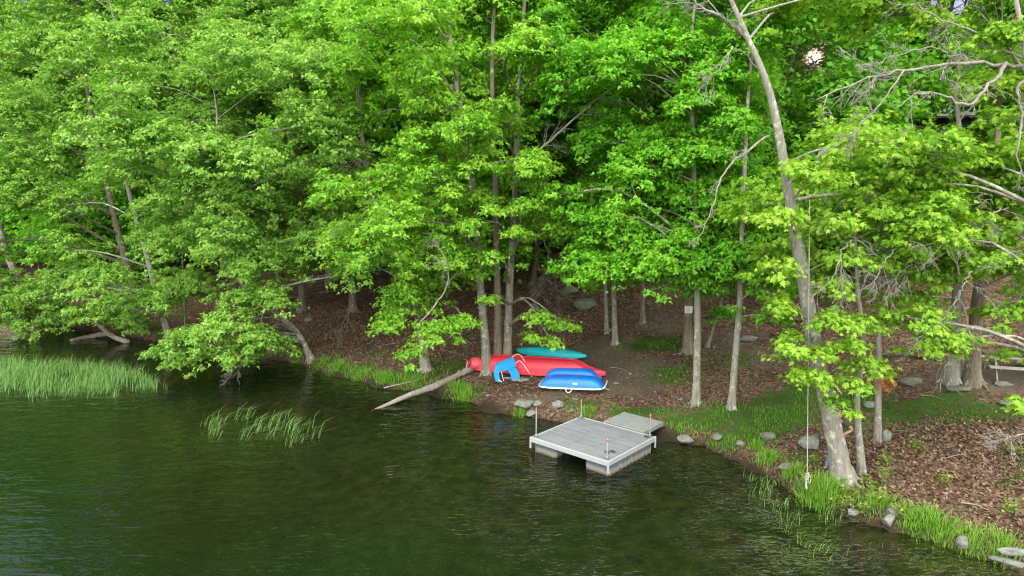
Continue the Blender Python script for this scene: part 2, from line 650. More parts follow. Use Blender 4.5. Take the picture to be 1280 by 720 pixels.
# wet earth at the water line, then light lost in deeper water, painted into the bed colour
wet = N(nt, 'ShaderNodeMapRange', i_1=-.1, i_2=.40)
L(nt, a_s.outputs['Fac'], wet.inputs[0])
c = mixc(nt, wet.outputs[0], (.028, .022, .015), c)
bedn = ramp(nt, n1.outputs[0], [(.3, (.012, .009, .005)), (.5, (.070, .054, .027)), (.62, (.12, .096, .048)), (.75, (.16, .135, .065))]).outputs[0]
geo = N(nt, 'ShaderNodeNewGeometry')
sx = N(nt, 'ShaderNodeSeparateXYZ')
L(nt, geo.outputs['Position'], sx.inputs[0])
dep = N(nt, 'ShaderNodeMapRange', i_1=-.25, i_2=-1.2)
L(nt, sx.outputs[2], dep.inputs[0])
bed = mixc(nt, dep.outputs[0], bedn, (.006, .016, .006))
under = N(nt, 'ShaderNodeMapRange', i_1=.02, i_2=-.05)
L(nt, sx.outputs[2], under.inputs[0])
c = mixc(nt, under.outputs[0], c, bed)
p = N(nt, 'ShaderNodeBsdfPrincipled')
L(nt, c, p.inputs['Base Color'])
p.inputs['Roughness'].default_value = .92
p.inputs['Specular IOR Level'].default_value = .15
L(nt, bump(nt, n2.outputs[0], .8, .05), p.inputs['Normal'])
L(nt, p.outputs[0], out.inputs[0])
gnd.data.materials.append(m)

g = Geo()
g.add([(-400, -300, 0), (400, -300, 0), (400, 120, 0), (-400, 120, 0)], np.array([[0, 1, 2, 3]]))
wat = g.build('lake_water', [])
tag(wat, kind='structure')
m, nt, out = new_mat('lake_water')
co = coords(nt, 'Object', (1, 1, 1))
w1 = noise_tex(nt, 1.0, 2, .5, coords(nt, 'Object', (.55, 2.3, 1), (0, 0, rad(-24))), .3)
w2 = noise_tex(nt, 2.6, 2, .55, coords(nt, 'Object', (.8, 1.6, 1), (0, 0, rad(15))), .5)
w3 = noise_tex(nt, 5.5, 1, .5, coords(nt, 'Object', (.7, 1.5, 1), (0, 0, rad(-20))), .4)
hsum = mathn(nt, 'ADD', mathn(nt, 'MULTIPLY', w1.outputs[0], .040), mathn(nt, 'MULTIPLY', w2.outputs[0], .019))
wm = noise_tex(nt, .45, 3, .6, co)
sxw = N(nt, 'ShaderNodeSeparateXYZ')
L(nt, co, sxw.inputs[0])
# breeze ruffles the water more towards the right hand bank
brz = N(nt, 'ShaderNodeMapRange', i_1=-7.0, i_2=6.5, i_3=.2, i_4=1.6)
L(nt, sxw.outputs[0], brz.inputs[0])
brz2 = N(nt, 'ShaderNodeMapRange', i_1=3.0, i_2=7.0, i_3=1.0, i_4=2.6)
L(nt, sxw.outputs[0], brz2.inputs[0])
amp = mathn(nt, 'MULTIPLY', brz.outputs[0], ramp(nt, wm.outputs[0], [(.42, (.12, .12, .12)), (.66, (1, 1, 1))]).outputs[0])
hsum = mathn(nt, 'ADD', hsum, mathn(nt, 'MULTIPLY', mathn(nt, 'MULTIPLY', w3.outputs[0], .075), mathn(nt, 'MULTIPLY', amp, brz2.outputs[0])))
wb = N(nt, 'ShaderNodeBump')
wb.inputs['Strength'].default_value = 1.0
wb.inputs['Distance'].default_value = 1.0
L(nt, hsum, wb.inputs['Height'])
fr = N(nt, 'ShaderNodeFresnel')
fr.inputs['IOR'].default_value = 1.36
L(nt, wb.outputs[0], fr.inputs['Normal'])
gl = N(nt, 'ShaderNodeBsdfGlossy')
gl.inputs['Roughness'].default_value = 0.0
gl.inputs['Color'].default_value = (1, 1, 1, 1)
L(nt, wb.outputs[0], gl.inputs['Normal'])
tr = N(nt, 'ShaderNodeBsdfTransparent')
tr.inputs[0].default_value = (.72, .80, .55, 1)
df = N(nt, 'ShaderNodeBsdfDiffuse')
wn = noise_tex(nt, .16, 3, .5, co)
wc = ramp(nt, wn.outputs[0], [(.35, (.012, .044, .013)), (.62, (.014, .022, .008))])
L(nt, wc.outputs[0], df.inputs[0])
m1 = N(nt, 'ShaderNodeMixShader')
m1.inputs[0].default_value = .25
L(nt, tr.outputs[0], m1.inputs[1])
L(nt, df.outputs[0], m1.inputs[2])
m2 = N(nt, 'ShaderNodeMixShader')
L(nt, fr.outputs[0], m2.inputs[0])
L(nt, m1.outputs[0], m2.inputs[1])
L(nt, gl.outputs[0], m2.inputs[2])
L(nt, m2.outputs[0], out.inputs[0])
wat.data.materials.append(m)

# ------------------------------------------------------------------ leaves
T_LOBED = np.array([(0, .06), (.10, .42), (.30, .20), (.58, .50), (.52, .17), (1, 0), (.52, -.17), (.58, -.50), (.30, -.20), (.10, -.42), (0, -.06)])
T_SIMPLE = np.array([(0, .05), (.12, .40), (.36, .22), (.60, .42), (1, 0), (.60, -.42), (.36, -.22), (.12, -.40), (0, -.05)])
T_MID = np.array([(0, .04), (.14, .42), (.42, .17), (1, 0), (.42, -.17), (.14, -.42), (0, -.04)])
T_KITE = np.array([(0, 0), (.35, .38), (1, 0), (.35, -.38)])


def unit(a):
    return a / (np.linalg.norm(a, axis=-1, keepdims=True) + 1e-9)


def leaves_into(g, c, nrm, d, size, T, m=0):
    n = len(c)
    if not n:
        return
    nrm = unit(nrm)
    d = unit(d - nrm * (d * nrm).sum(1, keepdims=True))
    s = np.cross(nrm, d)
    k = len(T)
    tz = -.18 * np.abs(T[:, 1]) - .22 * T[:, 0] ** 2
    x = T[:, 0] - .4
    sz = size[:, None, None]
    V = c[:, None] + sz * (x[None, :, None] * d[:, None] + T[None, :, 1, None] * s[:, None] + tz[None, :, None] * nrm[:, None])
    F = np.arange(n * k).reshape(n, k)
    g.add(V.reshape(-1, 3), F, m, False)


def bough_sprays(rs, c, r, flat, dens, axis, origin):
    """centres of leaf sprays in a flattened, dome-topped bough stretched along axis"""
    n = max(5, int(dens * r * r))
    a = rs.uniform(0, 2 * math.pi, n)
    q = np.sqrt(rs.uniform(0, 1, n)) * (1 + rs.normal(0, .13, n))
    wob = 1 + .25 * np.sin(a * 3 + rs.uniform(0, 6)) + .15 * np.sin(a * 5 + rs.uniform(0, 6))
    q = q * wob
    ax = np.array([axis[0], axis[1], 0.])
    ax = ax / (np.linalg.norm(ax) + 1e-6)
    ay = np.array([-ax[1], ax[0], 0])
    px = q * np.cos(a) * r * 1.2
    py = q * np.sin(a) * r * .9
    z = flat * r * (.55 * (1 - q ** 2) + rs.normal(0, .36, n)) - .16 * r * q ** 2
    return c + px[:, None] * ax + py[:, None] * ay + np.array([0, 0, 1]) * z[:, None]


def spray_leaves(rs, sc, per, rad_, size, outc):
    n = len(sc) * per
    C = np.repeat(sc, per, 0)
    off = rs.normal(0, 1, (n, 3)) * np.array([rad_, rad_, rad_ * .42])
    rr = np.hypot(off[:, 0], off[:, 1])
    off[:, 2] -= .25 * rr
    p = C + off
    out = p - outc
    out[:, 2] *= .4
    out = unit(out)
    up = np.array([0, 0, 1.])
    nrm = up * .75 + out * .35 + rs.normal(0, .42, (n, 3))
    d = unit(off + 1e-4) * .8 + out * .5 + rs.normal(0, .5, (n, 3)) + np.array([0, 0, -.35])
    sz = size * rs.uniform(.55, 1.3, n)
    return p, nrm, d, sz


def dead_branch(g, rs, p0, d, length, r, depth=0, droop=0.0, maxd=3):
    """bare branching twig"""
    n = 6 if depth < 2 else 4
    pts = [np.array(p0, float)]
    d = unit(np.array(d, float))
    for i in range(n):
        d = unit(d + rs.normal(0, .16, 3) + np.array([0, 0, -droop]))
        pts.append(pts[-1] + d * length / n)
    pts = np.array(pts)
    tube(g, pts, np.linspace(r, max(r * .35, .004), len(pts)), 6 if depth == 0 else (4 if depth == 1 else 3), cap=False)
    if depth < maxd:
        for k in range(rs.randint(3, 6)):
            t = rs.uniform(.25, .98)
            q = pts[min(int(t * n), n - 1)]
            nd = unit(d + rs.normal(0, .55, 3))
            dead_branch(g, rs, q, nd, length * rs.uniform(.3, .55), max(r * .5, .005), depth + 1, droop * 1.3, maxd)


def trunk_px(pts, Y0, top_z, lean=None):
    """trunk centre line at one depth, run on past the frame up to top_z"""
    path = [P(u, v, Y0) for u, v in pts]
    last, prev = path[-1], path[-2]
    if last[2] < top_z:
        d = unit(last - prev)
        d = unit(d * .6 + np.array([0, 0, 1.]))
        k = (top_z - last[2]) / d[2]
        path += [last + d * k * .5 + np.array([.15, .1, 0]), last + d * k]
    return path


class Tree:
    count = 0

    def __init__(s, base, path, r0, bark, leaf, T, size, seed, first=1.6):
        s.base = np.array(base, float)
        path = [np.array(q, float) for q in path]
        shift = s.base - path[0]
        path = [q + shift * 1.0 for q in path]
        path = [s.base - np.array([0, 0, .35])] + path
        s.path = catmull(path, max(14, int(len(path) * 4)))
        s.r0 = r0
        s.bark, s.leaf, s.T, s.size = bark, leaf, T, size
        s.rs = np.random.RandomState(seed)
        hgt = s.path[:, 2] - s.path[0, 2]
        t = hgt / hgt.max()
        s.rad = r0 * (1 - .82 * np.clip(t, 0, 1)) * (1 + .55 * np.exp(-np.clip(hgt - .35, 0, None) / .22))
        s.boughs = []
        s.first = first
        s.gt, s.gl, s.deads = Geo(), Geo(), []

    def near(s, c):
        k = np.argmin(np.abs(s.path[:, 2] - (c[2] - 1.0)))
        return np.hypot(*(s.path[k, :2] - c[:2])) + .7 * max(0, s.base[2] + s.first - c[2]) + 2.0 * max(0, c[2] - s.path[-1, 2] - .3)

    def bough(s, c, r, flat=.5, dens=58, per=27, size=None, mat=None, sprad=.135, limb=True):
        rs = s.rs
        c = np.array(c, float)
        if unit(c - np.array([0, 0, CAM_Z])) @ S > math.cos(rad(3.5)):
            return
        hd = np.hypot(*(s.path[:, :2] - c[:2]).T)
        want = c[2] - .30 * hd - .1
        ok = s.path[:, 2] > s.base[2] + min(s.first, max(.8, c[2] - s.base[2] - .6))
        score = np.abs(s.path[:, 2] - want) + np.where(ok, 0, 50)
        k = int(np.argmin(score))
        p0 = s.path[k]
        axis = c - p0
        Ln = np.linalg.norm(axis)
        pts = None
        if limb:
            midp = p0 + axis * .5 + np.array([0, 0, .10 * Ln]) + rs.normal(0, .05 * Ln, 3)
            end = c + unit(axis) * r * .4 + np.array([0, 0, -.05 * r])
            pts = catmull([p0, midp, c - np.array([0, 0, .12 * r]), end], 10)
            rr = min(s.rad[k] * .55, .014 + .011 * Ln)
            tube(s.gt, pts, np.linspace(rr, .008, len(pts)), 5, cap=False)
        sc = bough_sprays(rs, c, r, flat, dens, axis, p0)
        if limb:
            for _ in range(int(4 + 3 * r)):
                a = pts[rs.randint(4, len(pts))]
                b = sc[rs.randint(len(sc))]
                mm = (a + b) / 2 + rs.normal(0, .08, 3) * r
                tube(s.gt, catmull([a, mm, b], 5), np.linspace(.012, .005, 5), 3, cap=False)
        p, nrm, d, sz = spray_leaves(rs, sc, per, sprad, size or s.size, c - np.array([0, 0, .5 * r]))
        keep = thinned(p, rs)
        leaves_into(s.gl, p[keep], nrm[keep], d[keep], sz[keep], s.T)

    def finish(s, name, label, cat='tree', group=None, lump=.06, n=12):
        tube(s.gt, s.path, s.rad, n, cap=True, lump=lump, rs=s.rs)
        # root flare
        for k in range(5):
            a = k * 1.257 + s.rs.uniform(-.3, .3)
            d = np.array([math.cos(a), math.sin(a), 0])
            p1 = s.base + d * s.r0 * 2.3
            p1[2] = gz(p1[0], p1[1]) - .05
            tube(s.gt, catmull([s.base + d * s.r0 * .6 + np.array([0, 0, s.r0 * 1.5]), s.base + d * s.r0 * 1.35 + np.array([0, 0, s.r0 * .3]), p1], 5),
                 np.linspace(s.r0 * .38, s.r0 * .12, 5), 6, cap=False)
        e = empty(name, s.base, label, cat, group)
        s.gt.build('trunk', s.bark, e, s.base)
        if s.gl.n:
            s.gl.build('crown', s.leaf, e, s.base)
        for gd in s.deads:
            gd.build('dead_branch', M['dead_wood'], e, s.base)
        return e


TREES = {}


def tree(key, pts, r0, bark, leaf, T, size, top, first=1.6, Y=None):
    base = on_ground(*pts[0])
    Y0 = base[1]
    path = trunk_px(pts, Y0, top)
    t = Tree(base, path, r0, M[bark], M[leaf], T, size, 100 + len(TREES) * 7, first)
    TREES[key] = t
    return t


tree('big', [(1052, 600), (1048, 570), (1040, 530), (1034, 500), (1018, 430), (1005, 350), (988, 255), (972, 160), (957, 100), (931, 40), (905, -20)], .255, 'bark_big', 'leaf_oak', T_LOBED, .145, 12, 2.2)
tree('slim_a', [(1077, 590), (1071, 500), (1080, 430), (1072, 360), (1068, 250)], .10, 'bark_grey', 'leaf_oak', T_LOBED, .145, 8.2, 2.5)
tree('slim_b', [(1097, 553), (1098, 450), (1100, 350), (1102, 260)], .10, 'bark_grey', 'leaf_oak', T_LOBED, .145, 8.2, 2.5)
tree('right_a', [(1190, 478), (1193, 420), (1200, 330), (1206, 230), (1195, 120)], .20, 'bark_big', 'leaf_oak', T_LOBED, .145, 11.5, 2.0)
tree('right_b', [(1216, 480), (1218, 420), (1228, 330), (1245, 200), (1250, 90)], .22, 'bark_brown', 'leaf_oak', T_LOBED, .145, 12, 2.0)
tree('right_c', [(1330, 600), (1322, 480), (1315, 350), (1300, 200), (1285, 85), (1270, 0)], .24, 'bark_big', 'leaf_oak', T_LOBED, .145, 11.5, 2.5)
tree('mid_a', [(870, 505), (872, 400), (870, 300), (866, 180), (864, 60)], .135, 'bark_grey', 'leaf_maple', T_MID, .15, 16, 3.6)
tree('mid_b', [(914, 510), (919, 450), (925, 370), (929, 250), (935, 120)], .12, 'bark_grey', 'leaf_maple', T_MID, .15, 16, 3.6)
tree('mid_sign', [(860, 440), (859, 360), (858, 250), (862, 100)], .19, 'bark_brown', 'leaf_maple', T_MID, .155, 17, 3.6)
tree('mid_lean', [(884, 434), (893, 405), (904, 365), (920, 300), (940, 230)], .075, 'bark_brown', 'leaf_maple', T_MID, .155, 12, 3.6)
tree('mid_c', [(769, 430), (767, 360), (765, 270), (770, 120)], .12, 'bark_grey', 'leaf_maple', T_MID, .155, 15, 3.0)
tree('mid_d', [(758, 416), (757, 370), (752, 260), (745, 150)], .09, 'bark_grey', 'leaf_maple', T_MID, .155, 14, 3.0)
tree('mid_e', [(803, 404), (803, 360), (802, 250), (806, 100)], .12, 'bark_brown', 'leaf_maple', T_MID, .155, 16, 3.0)
tree('trio_a', [(609, 466), (606, 420), (598, 330), (590, 230), (575, 130), (560, 20)], .185, 'bark_grey', 'leaf_yellow', T_MID, .15, 18, 2.6)
tree('trio_b', [(622, 458), (622, 400), (621, 330), (618, 200), (615, 80)], .17, 'bark_brown', 'leaf_yellow', T_MID, .15, 19, 2.6)
tree('trio_c', [(634, 457), (637, 360), (644, 240), (648, 130), (656, 0)], .18, 'bark_grey', 'leaf_yellow', T_MID, .15, 19, 2.2)
tree('bent', [(532, 463), (528, 425), (520, 380), (508, 335), (490, 290), (465, 240), (450, 150)], .19, 'bark_big', 'leaf_yellow', T_MID, .15, 15, 1.6)
tree('overhang', [(388, 448), (375, 420), (355, 398), (330, 380), (300, 350), (280, 300), (270, 200)], .125, 'bark_grey', 'leaf_pale', T_MID, .16, 13, .9)
tree('left_a', [(212, 421), (201, 385), (182, 310), (155, 210), (140, 60)], .19, 'bark_grey', 'leaf_pale', T_MID, .17, 17, 1.5)
tree('left_b', [(170, 386), (162, 345), (140, 260), (110, 120)], .22, 'bark_brown', 'leaf_pale', T_MID, .17, 18, 2)
tree('left_c', [(46, 384), (34, 362), (10, 320), (-10, 220), (0, 80)], .22, 'bark_grey', 'leaf_pale', T_MID, .17, 16, 1.5)
tree('left_d', [(286, 412), (283, 370), (272, 270), (240, 150), (215, 50)], .2, 'bark_brown', 'leaf_pale', T_MID, .17, 18, 2)
tree('left_e', [(441, 388), (440, 350), (430, 250), (420, 100)], .2, 'bark_brown', 'leaf_pale', T_MID, .17, 18, 2)
tree('left_f', [(378, 388), (377, 340), (372, 220), (350, 90)], .19, 'bark_brown', 'leaf_pale', T_MID, .17, 18, 2)
tree('left_thin', [(232, 418), (231, 385), (228, 300), (235, 230)], .06, 'bark_brown', 'leaf_pale', T_MID, .17, 12, 2)

LEFT = ['left_a', 'left_b', 'left_c', 'left_d', 'left_e', 'left_f', 'overhang']
CENT = ['trio_a', 'trio_b', 'trio_c', 'bent']
MID = ['mid_a', 'mid_b', 'mid_sign', 'mid_c', 'mid_d', 'mid_e', 'mid_lean']
RIGHT = ['big', 'slim_a', 'slim_b', 'right_a', 'right_b', 'right_c']


def assign(keys, c):
    return min((TREES[k] for k in keys), key=lambda t: t.near(c))


def put(keys, u, v, Yd, r, flat=.5, **kw):
    c = P(u, v, Yd)
    assign(keys, c).bough(c, r, flat, **kw)


rs = np.random.RandomState(5)


def lerp(tab, x):
    return float(np.interp(x, [a for a, b in tab], [b for a, b in tab]))


LOW = [(-60, 400), (0, 396), (60, 388), (110, 394), (160, 375), (230, 375), (300, 345), (360, 350), (400, 345), (440, 350), (470, 380), (500, 395), (545, 395), (600, 330), (660, 300),
       (690, 300), (735, 345), (800, 345), (870, 352), (950, 380), (1000, 400), (1100, 390), (1200, 400), (1300, 400)]
HOLES = [(470, 165, 38, 45), (400, 200, 22, 30), (720, 225, 50, 55), (700, 315, 45, 30), (1010, 130, 60, 75), (1060, 85, 75, 60), (1165, 145, 75, 32), (1150, 80, 90, 45), (900, 215, 22, 60),
         (830, 130, 30, 45), (985, 110, 22, 80), (960, 150, 25, 60), (690, 150, 55, 45), (790, 120, 25, 40), (560, 350, 25, 30), (985, 240, 18, 60), (1000, 360, 20, 60), (1090, 310, 30, 25), (1090, 400, 25, 30), (230, 120, 30, 20), (320, 170, 40, 22), (180, 140, 26, 16), (60, 200, 30, 20), (130, 310, 30, 16), (420, 120, 24, 26), (270, 330, 30, 14), (30, 90, 26, 22), (400, 250, 22, 22), (1105, 350, 30, 22), (1225, 265, 26, 20), (1185, 365, 26, 24), (1065, 390, 18, 40), (1240, 400, 24, 18), (640, 250, 16, 90), (600, 330, 14, 60), (340, 130, 35, 30), (100, 130, 30, 22), (160, 250, 25, 20)]


def in_hole(u, v):
    return any(((u - a) / w) ** 2 + ((v - b) / h) ** 2 < 1 for a, b, w, h in HOLES)


def fill(keys, u0, u1, v0, du, dv, yfun, r, prob, **kw):
    v = v0
    row = 0
    while v < 480:
        u = u0 + (row % 2) * du / 2
        while u < u1:
            uu, vv = u + rs.uniform(-.4, .4) * du, v + rs.uniform(-.4, .4) * dv
            Yd = yfun(uu, vv) + rs.uniform(-1.3, 1.3)
            if vv < lerp(LOW, uu) - 12 and not in_hole(uu, vv) and rs.uniform() < prob:
                put(keys, uu, vv, Yd, r * rs.uniform(.7, 1.3), rs.uniform(.4, .85), **kw)
            u += du
        v += dv
        row += 1


# boughs of the shore trees: lower ones reach out over the water, upper ones stand back
fill(LEFT, -60, 440, -60, 54, 36, lambda u, v: 34.5 - .012 * u + .008 * (380 - v), 1.45, .76, sprad=.16, dens=44, per=30)
fill(CENT, 410, 730, -60, 54, 42, lambda u, v: 24.6 + .006 * (400 - v) + (.012 * (520 - u) if u < 520 else 0), 1.0, .92)
fill(MID, 700, 985, -60, 56, 40, lambda u, v: 24.2 + .006 * (380 - v), 1.1, .95)
fill(RIGHT, 975, 1330, -60, 50, 40, lambda u, v: 18.4 + .004 * (400 - v), .82, .9)
fill(RIGHT, 1075, 1330, 150, 46, 38, lambda u, v: 16.6, .75, .74, sprad=.12, dens=62)
fill(MID, 700, 985, 60, 46, 38, lambda u, v: 22.8, 1.0, .95)
fill(CENT, 425, 600, 30, 60, 48, lambda u, v: 22.8, .9, .7)
fill(CENT, 640, 730, 60, 50, 48, lambda u, v: 23.5, .8, .7)
fill(LEFT, 120, 420, 60, 64, 48, lambda u, v: 30 - .008 * u, 1.4, .42, sprad=.16, dens=44, per=30)
# single boughs the photograph shows apart from the rest
for u, v, r in [(215, 438, .9), (250, 418, 1.25), (285, 405, 1.2), (325, 425, 1.15), (295, 440, 1.1), (240, 445, .8)]:
    put(['overhang'], u, v, 26.8, r, .35)
for u, v, Yd, r in [(240, 355, 31, 1.4), (200, 372, 31, 1.2), (150, 378, 33, 1.2), (110, 350, 34, 1.2), (60, 392, 36, 1.5), (20, 388, 37, 1.0), (110, 392, 35, 1.0), (335, 365, 28, 1.1), (300, 378, 28, .9), (270, 190, 30, 2.0), (300, 250, 29, 1.8), (230, 300, 30, 1.5), (330, 320, 28, 1.4), (400, 300, 27.5, 1.2), (430, 340, 27, .8), (300, 335, 27.5, .9), (340, 375, 27.3, .7), (280, 310, 28, 1.0), (310, 365, 27.3, .6), (28, 374, 35.5, 1.1), (85, 398, 35, .8), (140, 395, 34, .8), (170, 400, 33, .6), (40, 402, 36, .7)]:
    put(LEFT, u, v, Yd, r, .5)
for u, v, Yd, r in [(490, 405, 22.7, .75), (545, 412, 22.7, .8), (515, 440, 22.6, .5), (580, 400, 22.9, .6), (470, 330, 23.2, 1.0), (450, 285, 23.8, 1.0), (440, 80, 24.5, 1.1), (560, 330, 23.0, .8), (500, 365, 23, .7)]:
    put(['bent'], u, v, Yd, r, .45)
for u, v, Yd, r in [(675, 395, 23.4, .6), (705, 405, 23.4, .5), (665, 420, 23.2, .35), (690, 425, 23.3, .35), (610, 375, 23.3, .4), (600, 205, 22.8, .6), (570, 240, 22.8, .65), (645, 290, 22.8, .5), (612, 318, 22.8, .5), (660, 255, 22.9, .6), (590, 150, 22.9, .6), (665, 195, 22.9, .55), (628, 130, 23, .6), (640, 60, 23, .7), (615, 260, 22.8, .4), (590, 280, 22.8, .5)]:
    put(['trio_c'], u, v, Yd, r, .35)
for u, v, Yd, r in [(742, 342, 24, .9), (790, 338, 23.5, 1.1), (840, 335, 23.2, 1.0), (890, 342, 23, .8), (955, 335, 21.8, .9), (940, 300, 22, 1.0), (770, 300, 24.3, 1.1), (975, 360, 21, .7), (905, 392, 25, .5), (830, 60, 22, 1.1), (870, 120, 22, 1.0), (900, 90, 21.5, .9), (850, 170, 22.5, .9), (840, 240, 23, 1.0), (965, 395, 20.5, .5), (725, 330, 22.4, .8), (760, 335, 22.2, .8), (815, 320, 22, .8), (770, 270, 22.5, .8), (720, 270, 23, .8), (860, 300, 22, .8), (900, 250, 22, .8), (890, 190, 21.5, .8), (920, 150, 21, .7), (830, 190, 22, .8), (800, 220, 22.5, .8), (910, 320, 21.8, .8), (870, 350, 22, .6), (700, 240, 23.4, .8)]:
    put(MID, u, v, Yd, r, .5)
for u, v, Yd, r in [(1000, 210, 15.6, .55), (1035, 222, 15.5, .45), (975, 270, 15.6, .5), (995, 425, 15.6, .45), (1040, 400, 15.5, .5), (1060, 430, 15.5, .4), (1015, 470, 15.4, .4), (1060, 475, 15.5, .4), (975, 385, 15.8, .4), (985, 445, 15.6, .35), (1075, 400, 15.7, .4), (1025, 440, 15.5, .35), (970, 330, 15.9, .45), (1048, 503, 15.4, .28), (1085, 455, 15.8, .45), (1040, 275, 15.8, .5), (1000, 470, 15.4, .35), (1060, 320, 16, .5), (1040, 355, 15.8, .4)]:
    put(['big', 'slim_a'], u, v, Yd, r, .4, sprad=.13)
for u, v, Yd, r in [(1105, 190, 16.5, .7), (1150, 225, 16.5, .7), (1215, 205, 16.8, .8), (1260, 215, 17, .8), (1145, 395, 15.5, .6), (1190, 420, 15.5, .65), (1165, 435, 15.3, .45), (1110, 400, 16, .35), (1265, 385, 16.5, .7), (1240, 330, 16.5, .8), (1265, 40, 15.5, .6), (1225, 55, 16, .5), (1200, 300, 17, .8), (1278, 440, 16, .4), (1150, 300, 17, .7), (1275, 505, 13, .22)]:
    put(['right_a', 'right_b', 'right_c'], u, v, Yd, r, .42, sprad=.12)
# deeper, shadier layer behind, then the tops above the frame
for k in LEFT + CENT + MID + RIGHT:
    t = TREES[k]
    top = t.path[-1]
    zt = top[2]
    zlo = max(t.base[2] + 6.0, 9)
    if zt < 9:
        continue
    for q in range(0, 10, 2 if k in RIGHT else 1):
        z = zlo + (zt - zlo) * (q + .5) / 10
        kk = np.argmin(np.abs(t.path[:, 2] - z))
        a = q * 2.4 + len(k)
        R_ = 2.6 * (1.05 - .7 * (q / 10))
        c = t.path[kk] + np.array([math.cos(a) * R_ * rs.uniform(.4, 1), abs(math.sin(a)) * R_ * .9 + .2, .5])
        pu, pv = proj(c)
        if in_hole(pu, pv) or (pv > -40 and (k in RIGHT or rs.uniform() < .3)):
            continue
        t.bough(c, rs.uniform(1.1, 1.7), .55, dens=16, per=20, size=.24, sprad=.26)

# bare grey branches
def dead_path(key, pts, Yd, r, twigs=10, tl=.9, down=.03, seed=1):
    t = TREES[key]
    gd = Geo()
    t.deads.append(gd)
    rs_ = np.random.RandomState(seed)
    Ys = np.linspace(Yd[0], Yd[1], len(pts))
    path = catmull([P(u, v, y) for (u, v), y in zip(pts, Ys)], 22)
    path[1:-1] += rs_.normal(0, .02, path[1:-1].shape)
    tube(gd, path, np.linspace(r, r * .22, len(path)), 7, cap=True)
    for k in range(twigs):
        i = rs_.randint(4, len(path) - 1)
        d = unit(path[i + 1] - path[i]) + rs_.normal(0, .55, 3)
        dead_branch(gd, rs_, path[i], d, tl * rs_.uniform(.5, 1.2), max(.006, r * .3), 1, down, 3)


dead_path('right_c', [(1288, 82), (1250, 80), (1200, 78), (1150, 86), (1110, 92), (1065, 106), (1020, 125)], (15.8, 14.6), .045, 18, 1.0, .05, 1)
dead_path('right_c', [(1258, 78), (1235, 108), (1213, 130), (1185, 122), (1150, 116), (1118, 135)], (15.5, 15), .045, 10, .7, .04, 2)
dead_path('right_c', [(1292, 95), (1272, 110), (1278, 145), (1272, 185), (1276, 230)], (15.6, 15.4), .042, 6, .6, .06, 3)
dead_path('right_c', [(1300, 120), (1262, 62), (1225, 42), (1170, 22), (1130, -10)], (16.2, 15.6), .04, 10, .9, .02, 4)
dead_path('right_c', [(1195, 78), (1170, 60), (1120, 70), (1080, 85)], (15.4, 15), .02, 8, .8, .0, 14)
dead_path('right_c', [(1130, 88), (1100, 130), (1070, 160), (1045, 185)], (15, 14.8), .02, 9, .6, .05, 15)
dead_path('big', [(962, 170), (940, 185), (915, 205), (900, 225), (893, 250), (880, 285), (866, 310)], (16.8, 16.2), .032, 6, .5, .06, 5)
dead_path('big', [(930, 45), (905, 25), (880, 10), (850, -15)], (17, 16.5), .06, 8, .9, .03, 6)
dead_path('big', [(955, 95), (920, 60), (895, 90), (870, 100)], (17, 16.3), .02, 7, .6, .06, 16)
dead_path('big', [(990, 250), (1045, 245), (1090, 270), (1115, 295)], (17, 17), .05, 5, .7, .03, 7)
dead_path('slim_a', [(1072, 380), (1082, 345), (1095, 300), (1110, 320), (1118, 360)], (17, 16.5), .025, 8, .6, .08, 8)
dead_path('right_a', [(1196, 410), (1180, 430), (1185, 450), (1175, 490)], (18, 16.6), .03, 12, .7, .12, 9)
dead_path('right_b', [(1222, 420), (1250, 410), (1280, 365), (1310, 330)], (17, 15.5), .03, 8, .7, .02, 10)
dead_path('right_c', [(1320, 540), (1290, 540), (1268, 545), (1255, 552)], (13, 12.5), .02, 9, .5, .02, 11)
dead_path('trio_c', [(645, 228), (668, 195), (700, 165), (740, 130), (790, 95)], (24, 24), .06, 9, 1.2, .0, 12)
dead_path('bent', [(524, 405), (545, 380), (560, 350), (555, 320), (540, 300)], (22.6, 22), .035, 9, .8, .08, 13)
dead_path('bent', [(498, 335), (478, 300), (450, 285), (425, 280)], (23.5, 23), .06, 6, .7, .05, 17)
dead_path('overhang', [(330, 385), (320, 420), (305, 450), (290, 465)], (28, 26.6), .03, 14, .8, .08, 18)
dead_path('left_e', [(441, 370), (440, 385), (430, 400), (425, 418)], (33, 30.5), .025, 8, .8, .1, 19)
dead_path('mid_d', [(757, 330), (720, 320), (690, 340), (670, 370)], (30, 28), .03, 18, 1.1, .12, 20)
for (u0, v0, u1, v1, Y_, sd, key) in [(680, 300, 700, 380, 30, 21, 'mid_d'), (470, 180, 450, 200, 27, 22, 'bent'), (760, 160, 800, 190, 27, 23, 'mid_c'), (130, 240, 90, 260, 38, 24, 'left_b'), (380, 140, 350, 170, 33, 25, 'left_f'),
                                      (1230, 300, 1200, 340, 18, 26, 'right_b'), (1140, 330, 1110, 370, 16.6, 27, 'slim_b'), (1120, 310, 1088, 365, 16, 28, 'slim_b'), (1215, 340, 1190, 395, 15.8, 29, 'right_a'), (1065, 300, 1040, 350, 16, 30, 'slim_a'), (1260, 260, 1220, 290, 16, 31, 'right_b'), (1200, 345, 1180, 300, 16, 32, 'right_a')]:
    dead_path(key, [(u0, v0), ((u0 + u1) / 2, (v0 + v1) / 2 - 8), (u1, v1)], (Y_, Y_ - 1), .022, 12 if Y_ > 20 else 5, 1.0, .06, sd)

